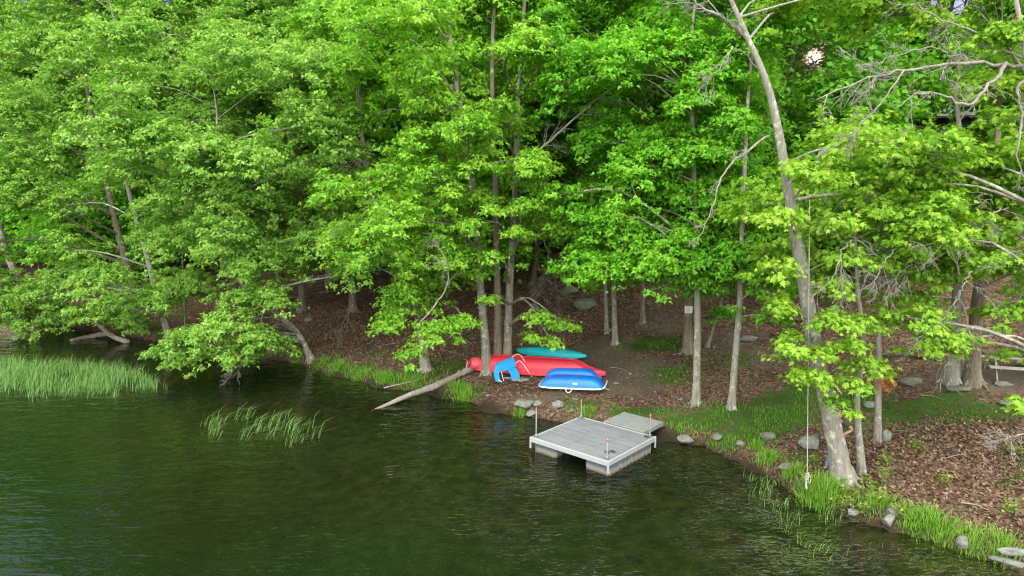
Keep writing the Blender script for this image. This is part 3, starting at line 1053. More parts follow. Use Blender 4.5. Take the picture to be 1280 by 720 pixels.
TREE_LABELS = {
    'big': ('oak_tree', 'stout leaning grey oak with lichened bark, rope swing hanging beside it at the water edge'),
    'slim_a': ('oak_tree', 'slim wavy grey tree immediately right of the stout leaning oak'),
    'slim_b': ('oak_tree', 'straight slim grey tree with a small upright stone at its foot'),
    'right_a': ('oak_tree', 'pale lichened trunk with broken bare twigs drooping over the grass at right'),
    'right_b': ('oak_tree', 'brown mossy trunk nearest the picnic table at right'),
    'right_c': ('oak_tree', 'oak at the right edge with long bare grey limbs reaching left'),
    'mid_a': ('maple_tree', 'straight grey maple trunk standing in the grass behind the dock ramp'),
    'mid_b': ('maple_tree', 'slim pale mottled maple right of the straight grey maple behind the dock ramp'),
    'mid_sign': ('maple_tree', 'thick brown trunk with a small white notice nailed on it'),
    'mid_lean': ('maple_tree', 'thin brown trunk leaning to the right behind the two grey maples'),
    'mid_c': ('maple_tree', 'straight pale trunk on the bare path uphill of the blue boat'),
    'mid_d': ('maple_tree', 'short thin trunk beside the straight pale trunk on the path'),
    'mid_e': ('maple_tree', 'straight brown trunk furthest up the bare path near the boulders'),
    'trio_a': ('maple_tree', 'left trunk of the three tall trees rising behind the red canoe'),
    'trio_b': ('maple_tree', 'darker middle trunk of the three tall trees by the red canoe'),
    'trio_c': ('maple_tree', 'right trunk of the three tall trees, with a bare forking limb'),
    'bent': ('maple_tree', 'pale trunk bending left above the driftwood log, leafy low down'),
    'overhang': ('maple_tree', 'dark trunk leaning left over the lake, its lowest bough hanging above the water'),
    'left_a': ('maple_tree', 'leaning grey trunk rising from the left bank above the low plants'),
    'left_b': ('maple_tree', 'thick leaning trunk set back from the left bank, behind the fallen pole'),
    'left_c': ('maple_tree', 'leaning tree beside the pale boat at the far left'),
    'left_d': ('maple_tree', 'tall brown trunk behind the lowest overhanging bough'),
    'left_e': ('maple_tree', 'brown trunk above the leafy slope with a pale dead branch at its foot'),
    'left_f': ('maple_tree', 'brown trunk behind the dark trunk that leans over the lake'),
    'left_thin': ('maple_tree', 'very thin sapling trunk on the left bank'),
}
for k, t in TREES.items():
    t.finish(TREE_LABELS[k][0], TREE_LABELS[k][1], 'tree', 'trees standing along the shore')

# ------------------------------------------------------------------ forest behind: four source trees, the rest are copies sharing their meshes
def forest_tree(seed, h, leaf, bark, first, r0, spread):
    r_ = np.random.RandomState(seed)
    path = [np.array([0, 0, 0.])]
    for q in range(1, 6):
        path.append(np.array([r_.normal(0, .25), r_.normal(0, .25), h * q / 5]))
    t = Tree((0, 0, 0), path, r0, M[bark], M[leaf], T_KITE, .30, seed, first)
    nb = 34
    for q in range(nb):
        f_ = (q + .5) / nb
        z = first + 1 + (h - first - 1) * f_
        R_ = spread * (1.0 - .75 * f_) * r_.uniform(.35, 1.0) + .3
        a = q * 2.4 + r_.uniform(-.4, .4)
        kk = np.argmin(np.abs(t.path[:, 2] - z))
        c = t.path[kk] + np.array([math.cos(a) * R_, math.sin(a) * R_, .4])
        t.bough(c, r_.uniform(1.1, 1.9), r_.uniform(.35, .55), dens=20, per=17, size=.27, sprad=.24)
    tube(t.gt, t.path, t.rad, 9, lump=.05, rs=r_)
    tr_ = t.gt.build('trunk', t.bark)
    cr_ = t.gl.build('crown', t.leaf)
    return tr_, cr_


def sun_cut(ob, e):
    """own crown mesh for a tree in front of the low sun, leaves in the line of the gap left off"""
    bpy.context.view_layer.update()
    me = ob.data
    n = len(me.vertices)
    co = np.empty(n * 3, np.float32)
    me.vertices.foreach_get('co', co)
    co = co.reshape(-1, 3)
    Mw = np.array(e.matrix_world)
    w = co @ Mw[:3, :3].T + Mw[:3, 3]
    bad = ~thinned(w.reshape(-1, 4, 3).mean(1), r_)
    if not bad.any():
        return
    g = Geo()
    k = co.reshape(-1, 4, 3)[~bad].reshape(-1, 3)
    g.add(k, np.arange(len(k)).reshape(-1, 4), 0, False)
    o2 = g.build('crown', me.materials[0], e)
    bpy.data.objects.remove(ob)
    return o2


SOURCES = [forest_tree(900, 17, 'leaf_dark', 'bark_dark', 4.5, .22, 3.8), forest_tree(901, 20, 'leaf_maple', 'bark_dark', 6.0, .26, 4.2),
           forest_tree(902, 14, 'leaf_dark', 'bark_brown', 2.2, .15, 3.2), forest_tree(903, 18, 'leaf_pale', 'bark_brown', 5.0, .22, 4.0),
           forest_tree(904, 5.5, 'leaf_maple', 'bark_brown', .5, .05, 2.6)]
LOOK = ['dark leafy tree', 'tall fresh green tree', 'low branching shaded tree', 'pale green tree', 'low leafy sapling']
r_ = np.random.RandomState(77)
spots = []
tries = 0
HOUSE = np.array([27.0, 47.0])
while len(spots) < 120 and tries < 12000:
    tries += 1
    y = r_.uniform(27, 84)
    x = r_.uniform(-.85, .88) * (y + 4)
    s_ = float(shore_dist(np.array([x]), np.array([y]))[0])
    if s_ < 7.5 or np.hypot(x - HOUSE[0], (y - HOUSE[1])) < 7.5:
        continue
    z_ = gz(x, y)
    u_, v_ = proj(np.array([x, y, z_]))
    if v_ > 395 or (690 < u_ < 1000 and v_ > 352):
        continue
    # keep the trees off the line through which the house and the low sun are seen
    if 1060 < u_ < 1290 and y < 46:
        continue
    if abs(u_ - 1017) < 26 and r_.uniform() < .8:
        continue
    dmin = 3.2 if y < 50 else 4.2
    if any(math.hypot(x - a, y - b) < dmin for a, b in spots) or any(math.hypot(x - t.base[0], y - t.base[1]) < 2.6 for t in TREES.values()):
        continue
    spots.append((x, y))
n_tall = len(spots)
tries = 0
while len(spots) < n_tall + 120 and tries < 9000:
    tries += 1
    y = r_.uniform(30, 66)
    x = r_.uniform(-.85, .88) * (y + 4)
    s_ = float(shore_dist(np.array([x]), np.array([y]))[0])
    u_, v_ = proj(np.array([x, y, gz(x, y)]))
    if s_ < 6 or v_ > 375 or (660 < u_ < 1010 and v_ > 338) or (u_ > 1010 and v_ > 400) or np.hypot(x - HOUSE[0], (y - HOUSE[1])) < 7.5 or (1085 < u_ < 1255 and y < 46):
        continue
    if any(math.hypot(x - a, y - b) < 1.8 for a, b in spots):
        continue
    spots.append((x, y))
used = set()
SUNLINE = []
for q, (x, y) in enumerate(spots):
    side = 'left' if x < -.25 * y else ('middle' if x < .22 * y else 'right')
    k = int(r_.choice(4, p=[.38, .27, .2, .15])) if side != 'left' else int(r_.choice(4, p=[.25, .2, .15, .4]))
    if q >= n_tall:
        k = 4
    row = 'just behind the shore trees' if y < 42 else ('half way up the slope' if y < 58 else 'far up the wooded slope')
    lab = f'{LOOK[k]} {row}, {side} of the forest'
    e = empty('forest_tree', (x, y, gz(x, y) - .15), lab, 'tree', f'{LOOK[k]}s {row}, {side} of the forest', r_.uniform(0, 6.28))
    sc_ = r_.uniform(.8, 1.2)
    e.scale = (sc_, sc_, sc_ * r_.uniform(.92, 1.15))
    for src in SOURCES[k]:
        if k not in used:
            ob = src
        else:
            ob = src.copy()
            COL.objects.link(ob)
        ob.parent = e
        if src is SOURCES[k][1]:
            ax_ = np.array([x, y, gz(x, y) + 9.0]) - np.array([0, 0, CAM_Z])
            for d_, _a, _b in GAPS:
                dd_ = ax_ - d_ * (ax_ @ d_)
                if np.hypot(dd_[0], dd_[1]) < 7:
                    SUNLINE.append((ob, e))
                    break
    used.add(k)
for ob, e in SUNLINE:
    sun_cut(ob, e)
for k in range(5):
    if k not in used:
        for src in SOURCES[k]:
            bpy.data.objects.remove(src)

exec_parts = None
# ------------------------------------------------------------------ grass, reeds, litter
def blades_into(g, base, h, w, lean, rs):
    n = len(base)
    a = rs.uniform(0, 2 * math.pi, n)
    d = np.stack([np.cos(a), np.sin(a), np.zeros(n)], 1)
    if lean.ndim == 2:
        ln = lean
    else:
        la = rs.uniform(0, 2 * math.pi, n)
        ln = np.stack([np.cos(la) * lean, np.sin(la) * lean, np.zeros(n)], 1)
    up = np.array([0, 0, 1.])
    p0, p1 = base - d * w[:, None] / 2, base + d * w[:, None] / 2
    mid = base + up * (h * .55)[:, None] + ln * (h * .3)[:, None]
    m0, m1 = mid - d * w[:, None] * .4, mid + d * w[:, None] * .4
    tip = base + up * (h * (1 - .25 * np.linalg.norm(ln, axis=1)))[:, None] + ln * h[:, None]
    V = np.stack([p0, p1, m1, m0, tip], 1).reshape(-1, 3)
    k = np.arange(n)[:, None] * 5
    g.add(V, [k + np.array([[0, 1, 2, 3]]), k + np.array([[3, 2, 4]])], 0, False)


rs = np.random.RandomState(21)


def scatter_ground(spots, per_m2, scale=1.0):
    out = []
    for u, v, rx, ry, amt in spots:
        c = on_ground(u, v)
        n = int(per_m2 * rx * ry * 3.14 * amt)
        p = rs.normal(0, .62 * scale, (n, 2)) * np.array([rx, ry]) + c[:2]
        out.append(p)
    p = np.vstack(out)
    s_ = shore_dist(p[:, 0], p[:, 1])
    p = p[s_ > .15]
    keep = rs.uniform(0, 1, len(p)) < np.clip((vnoise(p[:, 0], p[:, 1], 1.3, 8) - .40) * 3.2, 0, 1)
    p = p[keep]
    return np.column_stack([p, H(p[:, 0], p[:, 1])])


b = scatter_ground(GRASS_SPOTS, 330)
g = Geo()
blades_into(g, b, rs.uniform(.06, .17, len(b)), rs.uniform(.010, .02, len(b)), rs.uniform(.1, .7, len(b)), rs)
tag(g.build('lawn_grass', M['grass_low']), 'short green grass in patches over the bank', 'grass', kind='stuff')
# strip along the water line
pts = []
for a, bb in zip(SHORE[8:-5], SHORE[9:-4]):
    ln = np.linalg.norm(bb - a)
    n = int(ln * (300 if a[0] < -.5 else 170))
    t = rs.uniform(0, 1, n)[:, None]
    e = (bb - a) / ln
    nr = np.array([-e[1], e[0]])
    pts.append(a * (1 - t) + bb * t + nr * np.abs(rs.normal(.1, .45, n))[:, None])
p = np.vstack(pts)
s_ = shore_dist(p[:, 0], p[:, 1])
p = p[(s_ > .02)]
pu, pv = proj(np.column_stack([p, np.zeros(len(p))]))
wgt = np.clip((vnoise(p[:, 0], p[:, 1], .9, 4) - .35) * 3, 0, 1) * np.where((pu > 590) & (pu < 840), .25, 1) * np.where((pu > 840) & (pu < 930), .6, 1)
p = p[rs.uniform(0, 1, len(p)) < wgt]
b = np.column_stack([p, H(p[:, 0], p[:, 1])])
g = Geo()
blades_into(g, b, rs.uniform(.1, .28, len(b)) * np.where(b[:, 0] < 0, 1.15, .9), rs.uniform(.010, .02, len(b)), rs.uniform(.1, .8, len(b)), rs)
tag(g.build('bank_grass', M['grass']), 'fresh grass fringing the edge of the bank', 'grass', kind='stuff')

# clumps of taller grass one can tell apart
CLUMPS = [(141 * 0 + 372, 448, .35, .3), (404, 455, .32, .3), (420, 460, .45, .32), (480, 474, .45, .34), (522, 478, .35, .3), (569, 488, .45, .36), (582, 497, .4, .36), (650, 516, .32, .3), (735, 517, .35, .26),
          (452, 470, .4, .28), (1027, 622, .6, .5), (1010, 612, .35, .4), (1160, 652, .4, .36), (1180, 672, .4, .3), (1215, 680, .4, .3), (1140, 655, .35, .28), (1100, 630, .4, .3), (990, 592, .35, .34), (960, 575, .4, .3), (1250, 690, .4, .36), (945, 560, .3, .25)]
for q, (u, v, w, h) in enumerate(CLUMPS):
    c = on_ground(u, v)
    n = int(240 * (w / .4) ** 2)
    off = rs.normal(0, w * .38, (n, 2))
    xy = c[:2] + off
    b = np.column_stack([xy, np.maximum(H(xy[:, 0], xy[:, 1]), -.05)])
    ln = np.column_stack([off / w * .55 + rs.normal(0, .18, (n, 2)), np.zeros(n)])
    g = Geo()
    blades_into(g, b, rs.uniform(.5, 1.1, n) * h, rs.uniform(.012, .022, n), ln, rs)
    where = 'left of the driftwood log' if u < 480 else ('between the driftwood log and the dock' if u < 720 else ('between the dock and the rope swing' if u < 1000 else ('at the foot of the leaning oak' if u < 1050 else 'along the stony bank at lower right')))
    tag(g.build('grass_clump', M['grass'], None, c), f'bright green grass clump on the water edge {where}', 'grass clump', f'grass clumps {where}')

# reeds in the lake
def reed_patch(quad_px, n, h, lean_vec, wid, name, label, keepnoise=None):
    q = [on_z(u, v, 0)[:2] for u, v in quad_px]
    s, t = rs.uniform(0, 1, n)[:, None], rs.uniform(0, 1, n)[:, None]
    xy = (q[0] * (1 - s) + q[1] * s) * (1 - t) + (q[3] * (1 - s) + q[2] * s) * t
    xy += rs.normal(0, .2, xy.shape)
    if keepnoise:
        k = vnoise(xy[:, 0], xy[:, 1], keepnoise, 6) > (.52 if keepnoise > 1.5 else rs.uniform(.1, .55, n))
        xy = xy[k]
    n = len(xy)
    b = np.column_stack([xy, np.full(n, -.1)])
    ln = np.column_stack([lean_vec[0] + rs.normal(0, .22, n), lean_vec[1] + rs.normal(0, .22, n), np.zeros(n)])
    g = Geo()
    blades_into(g, b, rs.uniform(h[0], h[1], n), rs.uniform(wid * .7, wid * 1.3, n), ln, rs)
    return tag(g.build(name, M['reed']), label, 'reeds', kind='stuff')


reed_patch([(-40, 452), (150, 462), (205, 486), (-40, 490)], 4600, (.25, .78), (.22, 0), .02, 'reed_bed', 'dense bed of green reeds standing in the lake at left', 1.1)
reed_patch([(40, 486), (130, 484), (150, 494), (30, 497)], 260, (.3, .7), (.5, -.1), .022, 'reed_bed', 'loose outer reeds fringing the reed bed')
reed_patch([(262, 528), (345, 520), (410, 552), (255, 560)], 420, (.35, .9), (.7, 0), .016, 'reed_bed', 'sparse bent reeds in open water', 2.2)
reed_patch([(925, 592), (985, 600), (1100, 690), (1000, 690)], 420, (.2, .5), (.15, -.1), .013, 'reed_bed', 'thin green shoots in the shallow water by the bank', 2.0)

# fallen leaves
LITTER = [(1150, 590, 3.2, 2.0, 1), (1250, 600, 2, 2.0, 1), (1100, 560, 1.6, .8, 1), (1230, 560, 2.5, 1.2, 1), (1000, 560, 1.2, .6, .8), (1190, 540, 2, .8, 1), (450, 430, 3, 1.6, .8), (530, 445, 2.4, 1.2, .8), (430, 410, 3, 2, .8),
          (680, 350, 4, 3, .8), (780, 360, 3, 2.5, .8), (600, 485, 1.6, .7, .8), (670, 490, 1.5, .5, .6), (700, 400, 3, 1.5, .7), (300, 410, 3, 1.5, .6), (880, 400, 4, 3, .35), (850, 470, 2.5, 1.5, .3), (560, 420, 3, 2, .7), (1000, 440, 4, 2, .35)]
pts = []
for u, v, rx, ry, amt in LITTER:
    c = on_ground(u, v)
    n = int(420 * rx * ry * amt)
    pts.append(rs.normal(0, .6, (n, 2)) * np.array([rx, ry]) + c[:2])
p = np.vstack(pts)
p = p[shore_dist(p[:, 0], p[:, 1]) > .5]
n = len(p)
c = np.column_stack([p, H(p[:, 0], p[:, 1]) + rs.uniform(.015, .05, n)])
g = Geo()
leaves_into(g, c, np.array([0, 0, 1.]) + rs.normal(0, .45, (n, 3)), rs.normal(0, 1, (n, 3)), rs.uniform(.045, .11, n), T_SIMPLE)
tag(g.build('leaf_litter', M['litter']), 'dry brown fallen leaves over the forest floor', 'fallen leaves', kind='stuff')

# ------------------------------------------------------------------ low plants
def plant(c, r, h, n, label, group, mat='plant', name='leafy_plant', size=.07):
    rs_ = np.random.RandomState(int(abs(c[0] * 311 + c[1] * 97)) % 9999)
    g = Geo()
    st = Geo()
    stems = []
    for q in range(max(4, n // 9)):
        a, rr = rs_.uniform(0, 6.28), r * math.sqrt(rs_.uniform())
        top = c + np.array([math.cos(a) * rr, math.sin(a) * rr, h * rs_.uniform(.5, 1.1)])
        root = c + np.array([math.cos(a) * rr * .4, math.sin(a) * rr * .4, -.03])
        pp = catmull([root, (root + top) / 2 + np.array([0, 0, h * .15]), top], 5)
        tube(st, pp, np.linspace(.007, .003, 5), 3, cap=False)
        stems.append(pp)
    stems = np.array(stems)
    k = rs_.randint(0, len(stems), n)
    m_ = rs_.randint(1, 5, n)
    p = stems[k, m_] + rs_.normal(0, .05, (n, 3))
    leaves_into(g, p, np.array([0, 0, 1.]) + rs_.normal(0, .4, (n, 3)), rs_.normal(0, 1, (n, 3)), rs_.uniform(.7, 1.3, n) * size, T_KITE)
    e = empty(name, c, label, 'plant', group)
    g.build('foliage', M[mat], e, c)
    st.build('stem', M['bark_brown'], e, c)


for q, (u, v, r, h) in enumerate([(1060, 618, .35, .3), (1085, 610, .3, .25), (1095, 628, .35, .3), (1107, 605, .25, .4), (1050, 632, .35, .25), (1075, 640, .3, .25), (1030, 600, .2, .25), (1125, 645, .25, .3), (1180, 605, .22, .2), (1145, 560, .2, .15), (1270, 570, .3, .3), (1262, 640, .3, .3), (1108, 580, .25, .3), (1015, 580, .2, .2)]):
    near_ = 'beside the leaning oak' if u < 1130 else 'on the leaf covered slope at right'
    plant(on_ground(u, v), r, h, 130, f'low yellow green leafy plant {near_}', f'low leafy plants {near_}')
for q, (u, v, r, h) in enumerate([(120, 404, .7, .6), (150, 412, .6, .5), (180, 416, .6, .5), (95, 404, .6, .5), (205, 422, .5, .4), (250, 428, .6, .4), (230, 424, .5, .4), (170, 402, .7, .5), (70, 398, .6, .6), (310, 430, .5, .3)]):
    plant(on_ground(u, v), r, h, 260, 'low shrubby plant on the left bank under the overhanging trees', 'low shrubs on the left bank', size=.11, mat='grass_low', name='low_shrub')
# copper sprig hanging on the slim tree
c = P(1108, 478, on_ground(1097, 553)[1] - .4)
g = Geo()
n = 60
pp = c + rs.normal(0, .13, (n, 3))
leaves_into(g, pp, rs.normal(0, 1, (n, 3)), rs.normal(0, 1, (n, 3)), np.full(n, .12), T_SIMPLE)
st = Geo()
anchor = P(1098, 470, on_ground(1097, 553)[1])
tube(st, catmull([anchor, (anchor + c) / 2 + np.array([0, 0, .08]), c + np.array([.1, 0, -.1])], 6), np.linspace(.014, .005, 6), 4)
e = empty('dead_sprig', anchor, 'sprig of withered orange leaves on the straight slim grey tree', 'dead leaves')
g.build('foliage', M['copper'], e, anchor)
st.build('stem', M['dead_wood'], e, anchor)

# ------------------------------------------------------------------ rocks and logs
def rock(u, v, size, seed, label, mat='rock', group=None, rz=0, tilt=0.0, sink=.25, water=False):
    c = on_ground(u, v)
    g = rock_geo(size, seed)
    c[2] += size[2] * (1 - 2 * sink)
    o = g.build('rock', M[mat])
    o.location = c
    o.rotation_euler = (tilt, 0, rz)
    return tag(o, label, 'rock', group)


rock(656, 508, (.42, .26, .2), 1, 'flat grey slab on the shore left of the dock', 'rock', None, .4)
rock(672, 507, (.18, .13, .12), 2, 'small grey stone right beside the flat slab on the shore', 'rock')
rock(696, 509, (.27, .2, .16), 3, 'rounded pale boulder at the water behind the dock', 'rock_pale')
rock(664, 520, (.2, .16, .12), 30, 'low stone at the waterline in front of the flat grey slab', 'rock')
rock(857, 553, (.3, .2, .12), 4, 'flat grey rock in the water right of the dock', 'rock')
rock(897, 550, (.16, .13, .12), 5, 'small round grey rock on the grass edge right of the dock', 'rock')
rock(925, 556, (.16, .13, .09), 6, 'low stone half hidden in shore grass', 'rock')
rock(960, 548, (.3, .2, .12), 7, 'flat dark stone lying in grass left of the speckled boulder', 'rock_moss')
rock(1012, 560, (.33, .26, .22), 8, 'big speckled boulder left of the leaning oak', 'rock_pale')
rock(1108, 553, (.13, .11, .22), 9, 'small upright stone at the foot of a slim tree', 'rock_pale', sink=.15)
rock(1087, 508, (.2, .16, .12), 10, 'grey rock in grass behind the slim trees', 'rock')
rock(1110, 655, (.19, .15, .16), 11, 'rounded pale stone at the water edge with a darker stone behind', 'rock_pale')
rock(1116, 645, (.15, .13, .13), 12, 'dark grey stone behind the rounded pale stone', 'rock')
rock(1068, 643, (.22, .12, .1), 13, 'pale flat stone under the low leafy plants', 'rock_pale')
rock(1203, 686, (.15, .13, .17), 14, 'egg shaped grey stone standing at the lower right waterline', 'rock')
rock(1272, 694, (.4, .13, .09), 15, 'long pale slab at the lower right corner', 'rock_pale', rz=-.2)
rock(1262, 708, (.38, .1, .08), 16, 'tilted dark slab below the long pale slab', 'rock', rz=-.6)
rock(733, 386, (.62, .4, .36), 17, 'big mossy boulder beside the path up the slope', 'rock_moss')
rock(711, 368, (.5, .35, .38), 18, 'pointed mossy boulder further up the leafy slope', 'rock_moss')
rock(605 + 155, 415, (.25, .2, .12), 19, 'low stone at the foot of the short thin trunk', 'rock')
rock(1253, 482, (.33, .13, .09), 20, 'pale flat stone in front of the picnic table', 'rock_pale')
rock(1200, 488, (.4, .2, .1), 21, 'low dark rock near the pale lichened trunk', 'rock_moss')
rock(1262, 505, (.35, .2, .09), 22, 'flat grey rock on the grass at the right edge', 'rock')
rock(1140, 480, (.4, .22, .14), 23, 'mossy ledge of rock behind the grass at right', 'rock_moss')
rock(935, 425, (.5, .25, .12), 24, 'flat grey ledge on the slope behind the mottled maple', 'rock')
rock(905, 395, (.7, .4, .3), 25, 'broad rock outcrop on the slope behind the leaning thin trunk', 'rock_moss')
rock(985, 585, (.3, .18, .09), 26, 'flat stone on the bank edge below the speckled boulder', 'rock')
rock(560, 360, (.4, .3, .25), 27, 'grey rock on the leafy slope behind the three tall trees', 'rock_moss')
rock(385, 402, (.25, .2, .16), 28, 'small grey rock on the leafy slope above the leaning dark trunk', 'rock')
rs3 = np.random.RandomState(4)
for q in range(16):
    u, v = [(770, 480), (825, 470), (740, 470), (610, 495), (850, 500), (980, 420), (1030, 430), (870, 460), (790, 500), (1170, 450), (1100, 440), (820, 380), (945, 470), (715, 515), (690, 520), (720, 500)][q]
    rock(u, v, (rs3.uniform(.06, .14), rs3.uniform(.05, .1), .05), 40 + q, 'small pale stone lying loose on the bare earth', 'rock_pale', 'small stones scattered on the bare earth', rs3.uniform(0, 3))
# stones under the shallow water
M['sunken'] = simple_mat('silted_stone', (.035, .028, .014), .9, .4, 4)
for q, (u, v) in enumerate([(905, 625), (940, 655), (1000, 676), (1050, 690), (880, 600)]):
    c = on_z(u, v, -.2)
    g = rock_geo((rs3.uniform(.25, .45), rs3.uniform(.2, .3), .14), 70 + q, .6)
    o = g.build('sunken_rock', M['sunken'])
    o.location = (c[0], c[1], gz(c[0], c[1]) + .0)
    tag(o, 'dark sunken rock below the shallow water near the bank', 'rock', 'sunken rocks in the shallows')


def log(pts, radii, mat, label, name='log', stubs=(), n=10, lump=.10):
    g = Geo()
    path = catmull(pts, 18)
    rr = np.interp(np.linspace(0, 1, 18), np.linspace(0, 1, len(radii)), radii)
    tube(g, path, rr, n + 3, lump=lump * 1.6, rs=np.random.RandomState(3))
    for (i, d, ln, r) in stubs:
        tube(g, catmull([path[i], path[i] + np.array(d) * ln * .5, path[i] + np.array(d) * ln + np.array([0, 0, .05])], 5), np.linspace(r, r * .5, 5), 7, lump=.1)
    o = g.build(name, M[mat], None, path[0])
    return tag(o, label, 'log')


a = on_z(474, 511, .0)
bp = [on_ground(u, v, l) for u, v, l in ((510, 500, .20), (545, 486, .16), (575, 472, .14), (590, 465, .10))]
log([a + np.array([-.3, -.1, -.08]), a * .7 + bp[3] * .3 + np.array([.02, .05, .03]), a * .4 + bp[3] * .6 + np.array([0, -.05, -.02]), bp[3] + np.array([0, 0, .06])], [.04, .075, .10, .12, .125, .10, .15], 'driftwood', 'long pale driftwood log sloping from the bank into the lake', 'driftwood_log',
    [(16, (.2, .1, 1), .35, .06), (17, (.9, .1, .25), .45, .08), (14, (.6, .5, .5), .4, .05)])
log([on_ground(468 + 12, 487, .06), on_ground(500, 483, .08), on_ground(526, 478, .12)], [.03, .025, .015], 'driftwood', 'thin pale stick lying on the grass above the driftwood log', 'fallen_stick')
log([on_z(88, 426, .03), on_z(112, 421, .08), on_z(135, 417, .25)], [.10, .13, .14], 'old_log', 'dark log half afloat at the left bank', 'log')
log([on_z(162, 428, .02), on_z(142, 421, .35), on_z(128, 410, .9), on_z(119, 402, 1.3)], [.13, .12, .1, .06], 'dead_wood', 'curved grey pole rising from the dark log at the left bank', 'fallen_pole')
for (u0, v0, u1, v1, r) in [(290, 385, 390, 372, .12), (130, 372, 165, 370, .09), (400, 368, 470, 362, .1), (690, 335, 760, 330, .14), (1100, 445, 1180, 452, .07), (960, 405, 1040, 400, .08)]:
    p0, p1 = on_ground(u0, v0, r * .7), on_ground(u1, v1, r * .7)
    log([p0, (p0 + p1) / 2 + np.array([0, 0, .06]), p1], [r, r * .9, r * .6], 'bark_dark', f'dark fallen trunk on the forest floor {"at far left" if u0 < 200 else "on the slope behind the leaning dark trunk" if u0 < 350 else "on the slope behind the bent pale trunk" if u0 < 420 else "at the top of the bare path" if u0 < 800 else "behind the right hand trees, left one" if u0 < 1000 else "behind the right hand trees, near the picnic table"}', 'fallen_log')

for q, (u, v, du, dv, r) in enumerate([(1180, 575, 34, -6, .012), (1230, 560, 28, 9, .014), (1120, 540, 26, 5, .010), (1200, 630, 36, 10, .014), (760, 460, 26, 6, .012), (470, 435, 30, -6, .014), (560, 440, 22, 7, .012), (840, 445, 28, -5, .012), (1010, 480, 32, 5, .014), (1150, 495, 30, 6, .016)]):
    p0, p1 = on_ground(u, v, .03), on_ground(u + du, v + dv, .03)
    log([p0, (p0 + p1) / 2 + np.array([.04, .03, .03]), p1], [r, r * .8, r * .4], 'dead_wood', f'thin dead stick lying on the ground {"on the leaf covered slope at right" if u > 900 else "on the bare earth behind the dock" if u > 700 else "on the leafy bank left of the boats"}', 'fallen_stick', n=5)
    COL.objects[-1]['group'] = 'dead sticks scattered ' + ("over the slope at right" if u > 900 else "over the bare earth" if u > 700 else "over the bank left of the boats")

# ------------------------------------------------------------------ dock
M['deck'] = None
m, nt, out = new_mat('grey_deck_boards')
co = coords(nt, 'Object')
n1 = noise_tex(nt, 1.0, 5, .6, coords(nt, 'Object', (1.2, 14, 1)))
n2 = noise_tex(nt, 2.2, 5, .65, co)
g_ = N(nt, 'ShaderNodeNewGeometry')
f_ = mathn(nt, 'ADD', mathn(nt, 'MULTIPLY', n1.outputs[0], .4), mathn(nt, 'ADD', mathn(nt, 'MULTIPLY', n2.outputs[0], .6), mathn(nt, 'MULTIPLY', g_.outputs['Random Per Island'], .22)))
c = ramp(nt, f_, [(.3, (.115, .127, .15)), (.75, (.21, .226, .26))]).outputs[0]
p = N(nt, 'ShaderNodeBsdfPrincipled')
L(nt, c, p.inputs['Base Color'])
p.inputs['Roughness'].default_value = .7
L(nt, bump(nt, n1.outputs[0], .2, .01), p.inputs['Normal'])
L(nt, p.outputs[0], out.inputs[0])
M['deck'] = m
M['ramp'] = simple_mat('grey_green_ramp_boards', (.22, .235, .25), .75, .12, 4, bmp=.1)
M['white'] = simple_mat('white_vinyl_frame', (.33, .35, .38), .5, .05, 3, dirt=(.28, .27, .23), dirt_amt=.5)
M['steel'] = simple_mat('galvanised_pipe', (.19, .20, .21), .5, .2, 12, metal=.2)
M['redcap'] = simple_mat('red_band', (.62, .10, .06), .5, .1, 8)
m, nt, out = new_mat('stained_float_plastic')
sx = N(nt, 'ShaderNodeSeparateXYZ')
L(nt, N(nt, 'ShaderNodeNewGeometry').outputs['Position'], sx.inputs[0])
n1 = noise_tex(nt, 5, 4, .6, coords(nt, 'Object', (1, 1, .3)))
f_ = mathn(nt, 'ADD', sx.outputs[2], mathn(nt, 'MULTIPLY', mathn(nt, 'SUBTRACT', n1.outputs[0], .5), .08))
r = N(nt, 'ShaderNodeMapRange', i_1=-.02, i_2=.38)
L(nt, f_, r.inputs[0])
c = ramp(nt, r.outputs[0], [(.0, (.06, .05, .035)), (.14, (.10, .085, .055)), (.20, (.20, .19, .165)), (.42, (.20, .20, .19)), (.52, (.10, .12, .16)), (1, (.075, .095, .135))]).outputs[0]
p = N(nt, 'ShaderNodeBsdfPrincipled')
L(nt, c, p.inputs['Base Color'])
p.inputs['Roughness'].default_value = .6
L(nt, p.outputs[0], out.inputs[0])
M['float'] = m
M['black'] = simple_mat('black_rubber', (.03, .03, .032), .6, .2, 8)

DZ = .48
Pn, Pl, Pb, Pr = [on_z(u, v, DZ)[:2] for u, v in ((757, 577), (661, 545), (727, 521), (823, 546))]
ctr = (Pn + Pl + Pb + Pr) / 4
ex = unit((Pn - Pl) + (Pr - Pb))
ey = np.array([-ex[1], ex[0]])
if ey @ (Pr - Pn) < 0:
    ey = -ey
Lx = (np.linalg.norm(Pn - Pl) + np.linalg.norm(Pr - Pb)) / 2
Ly = (np.linalg.norm(Pr - Pn) + np.linalg.norm(Pb - Pl)) / 2
ROT = math.atan2(ex[1], ex[0])
dock = empty('floating_dock', (*ctr, 0), 'square grey plank floating dock with white edging, moored at the shore', 'dock', None, ROT)
hx, hy = Lx / 2, Ly / 2
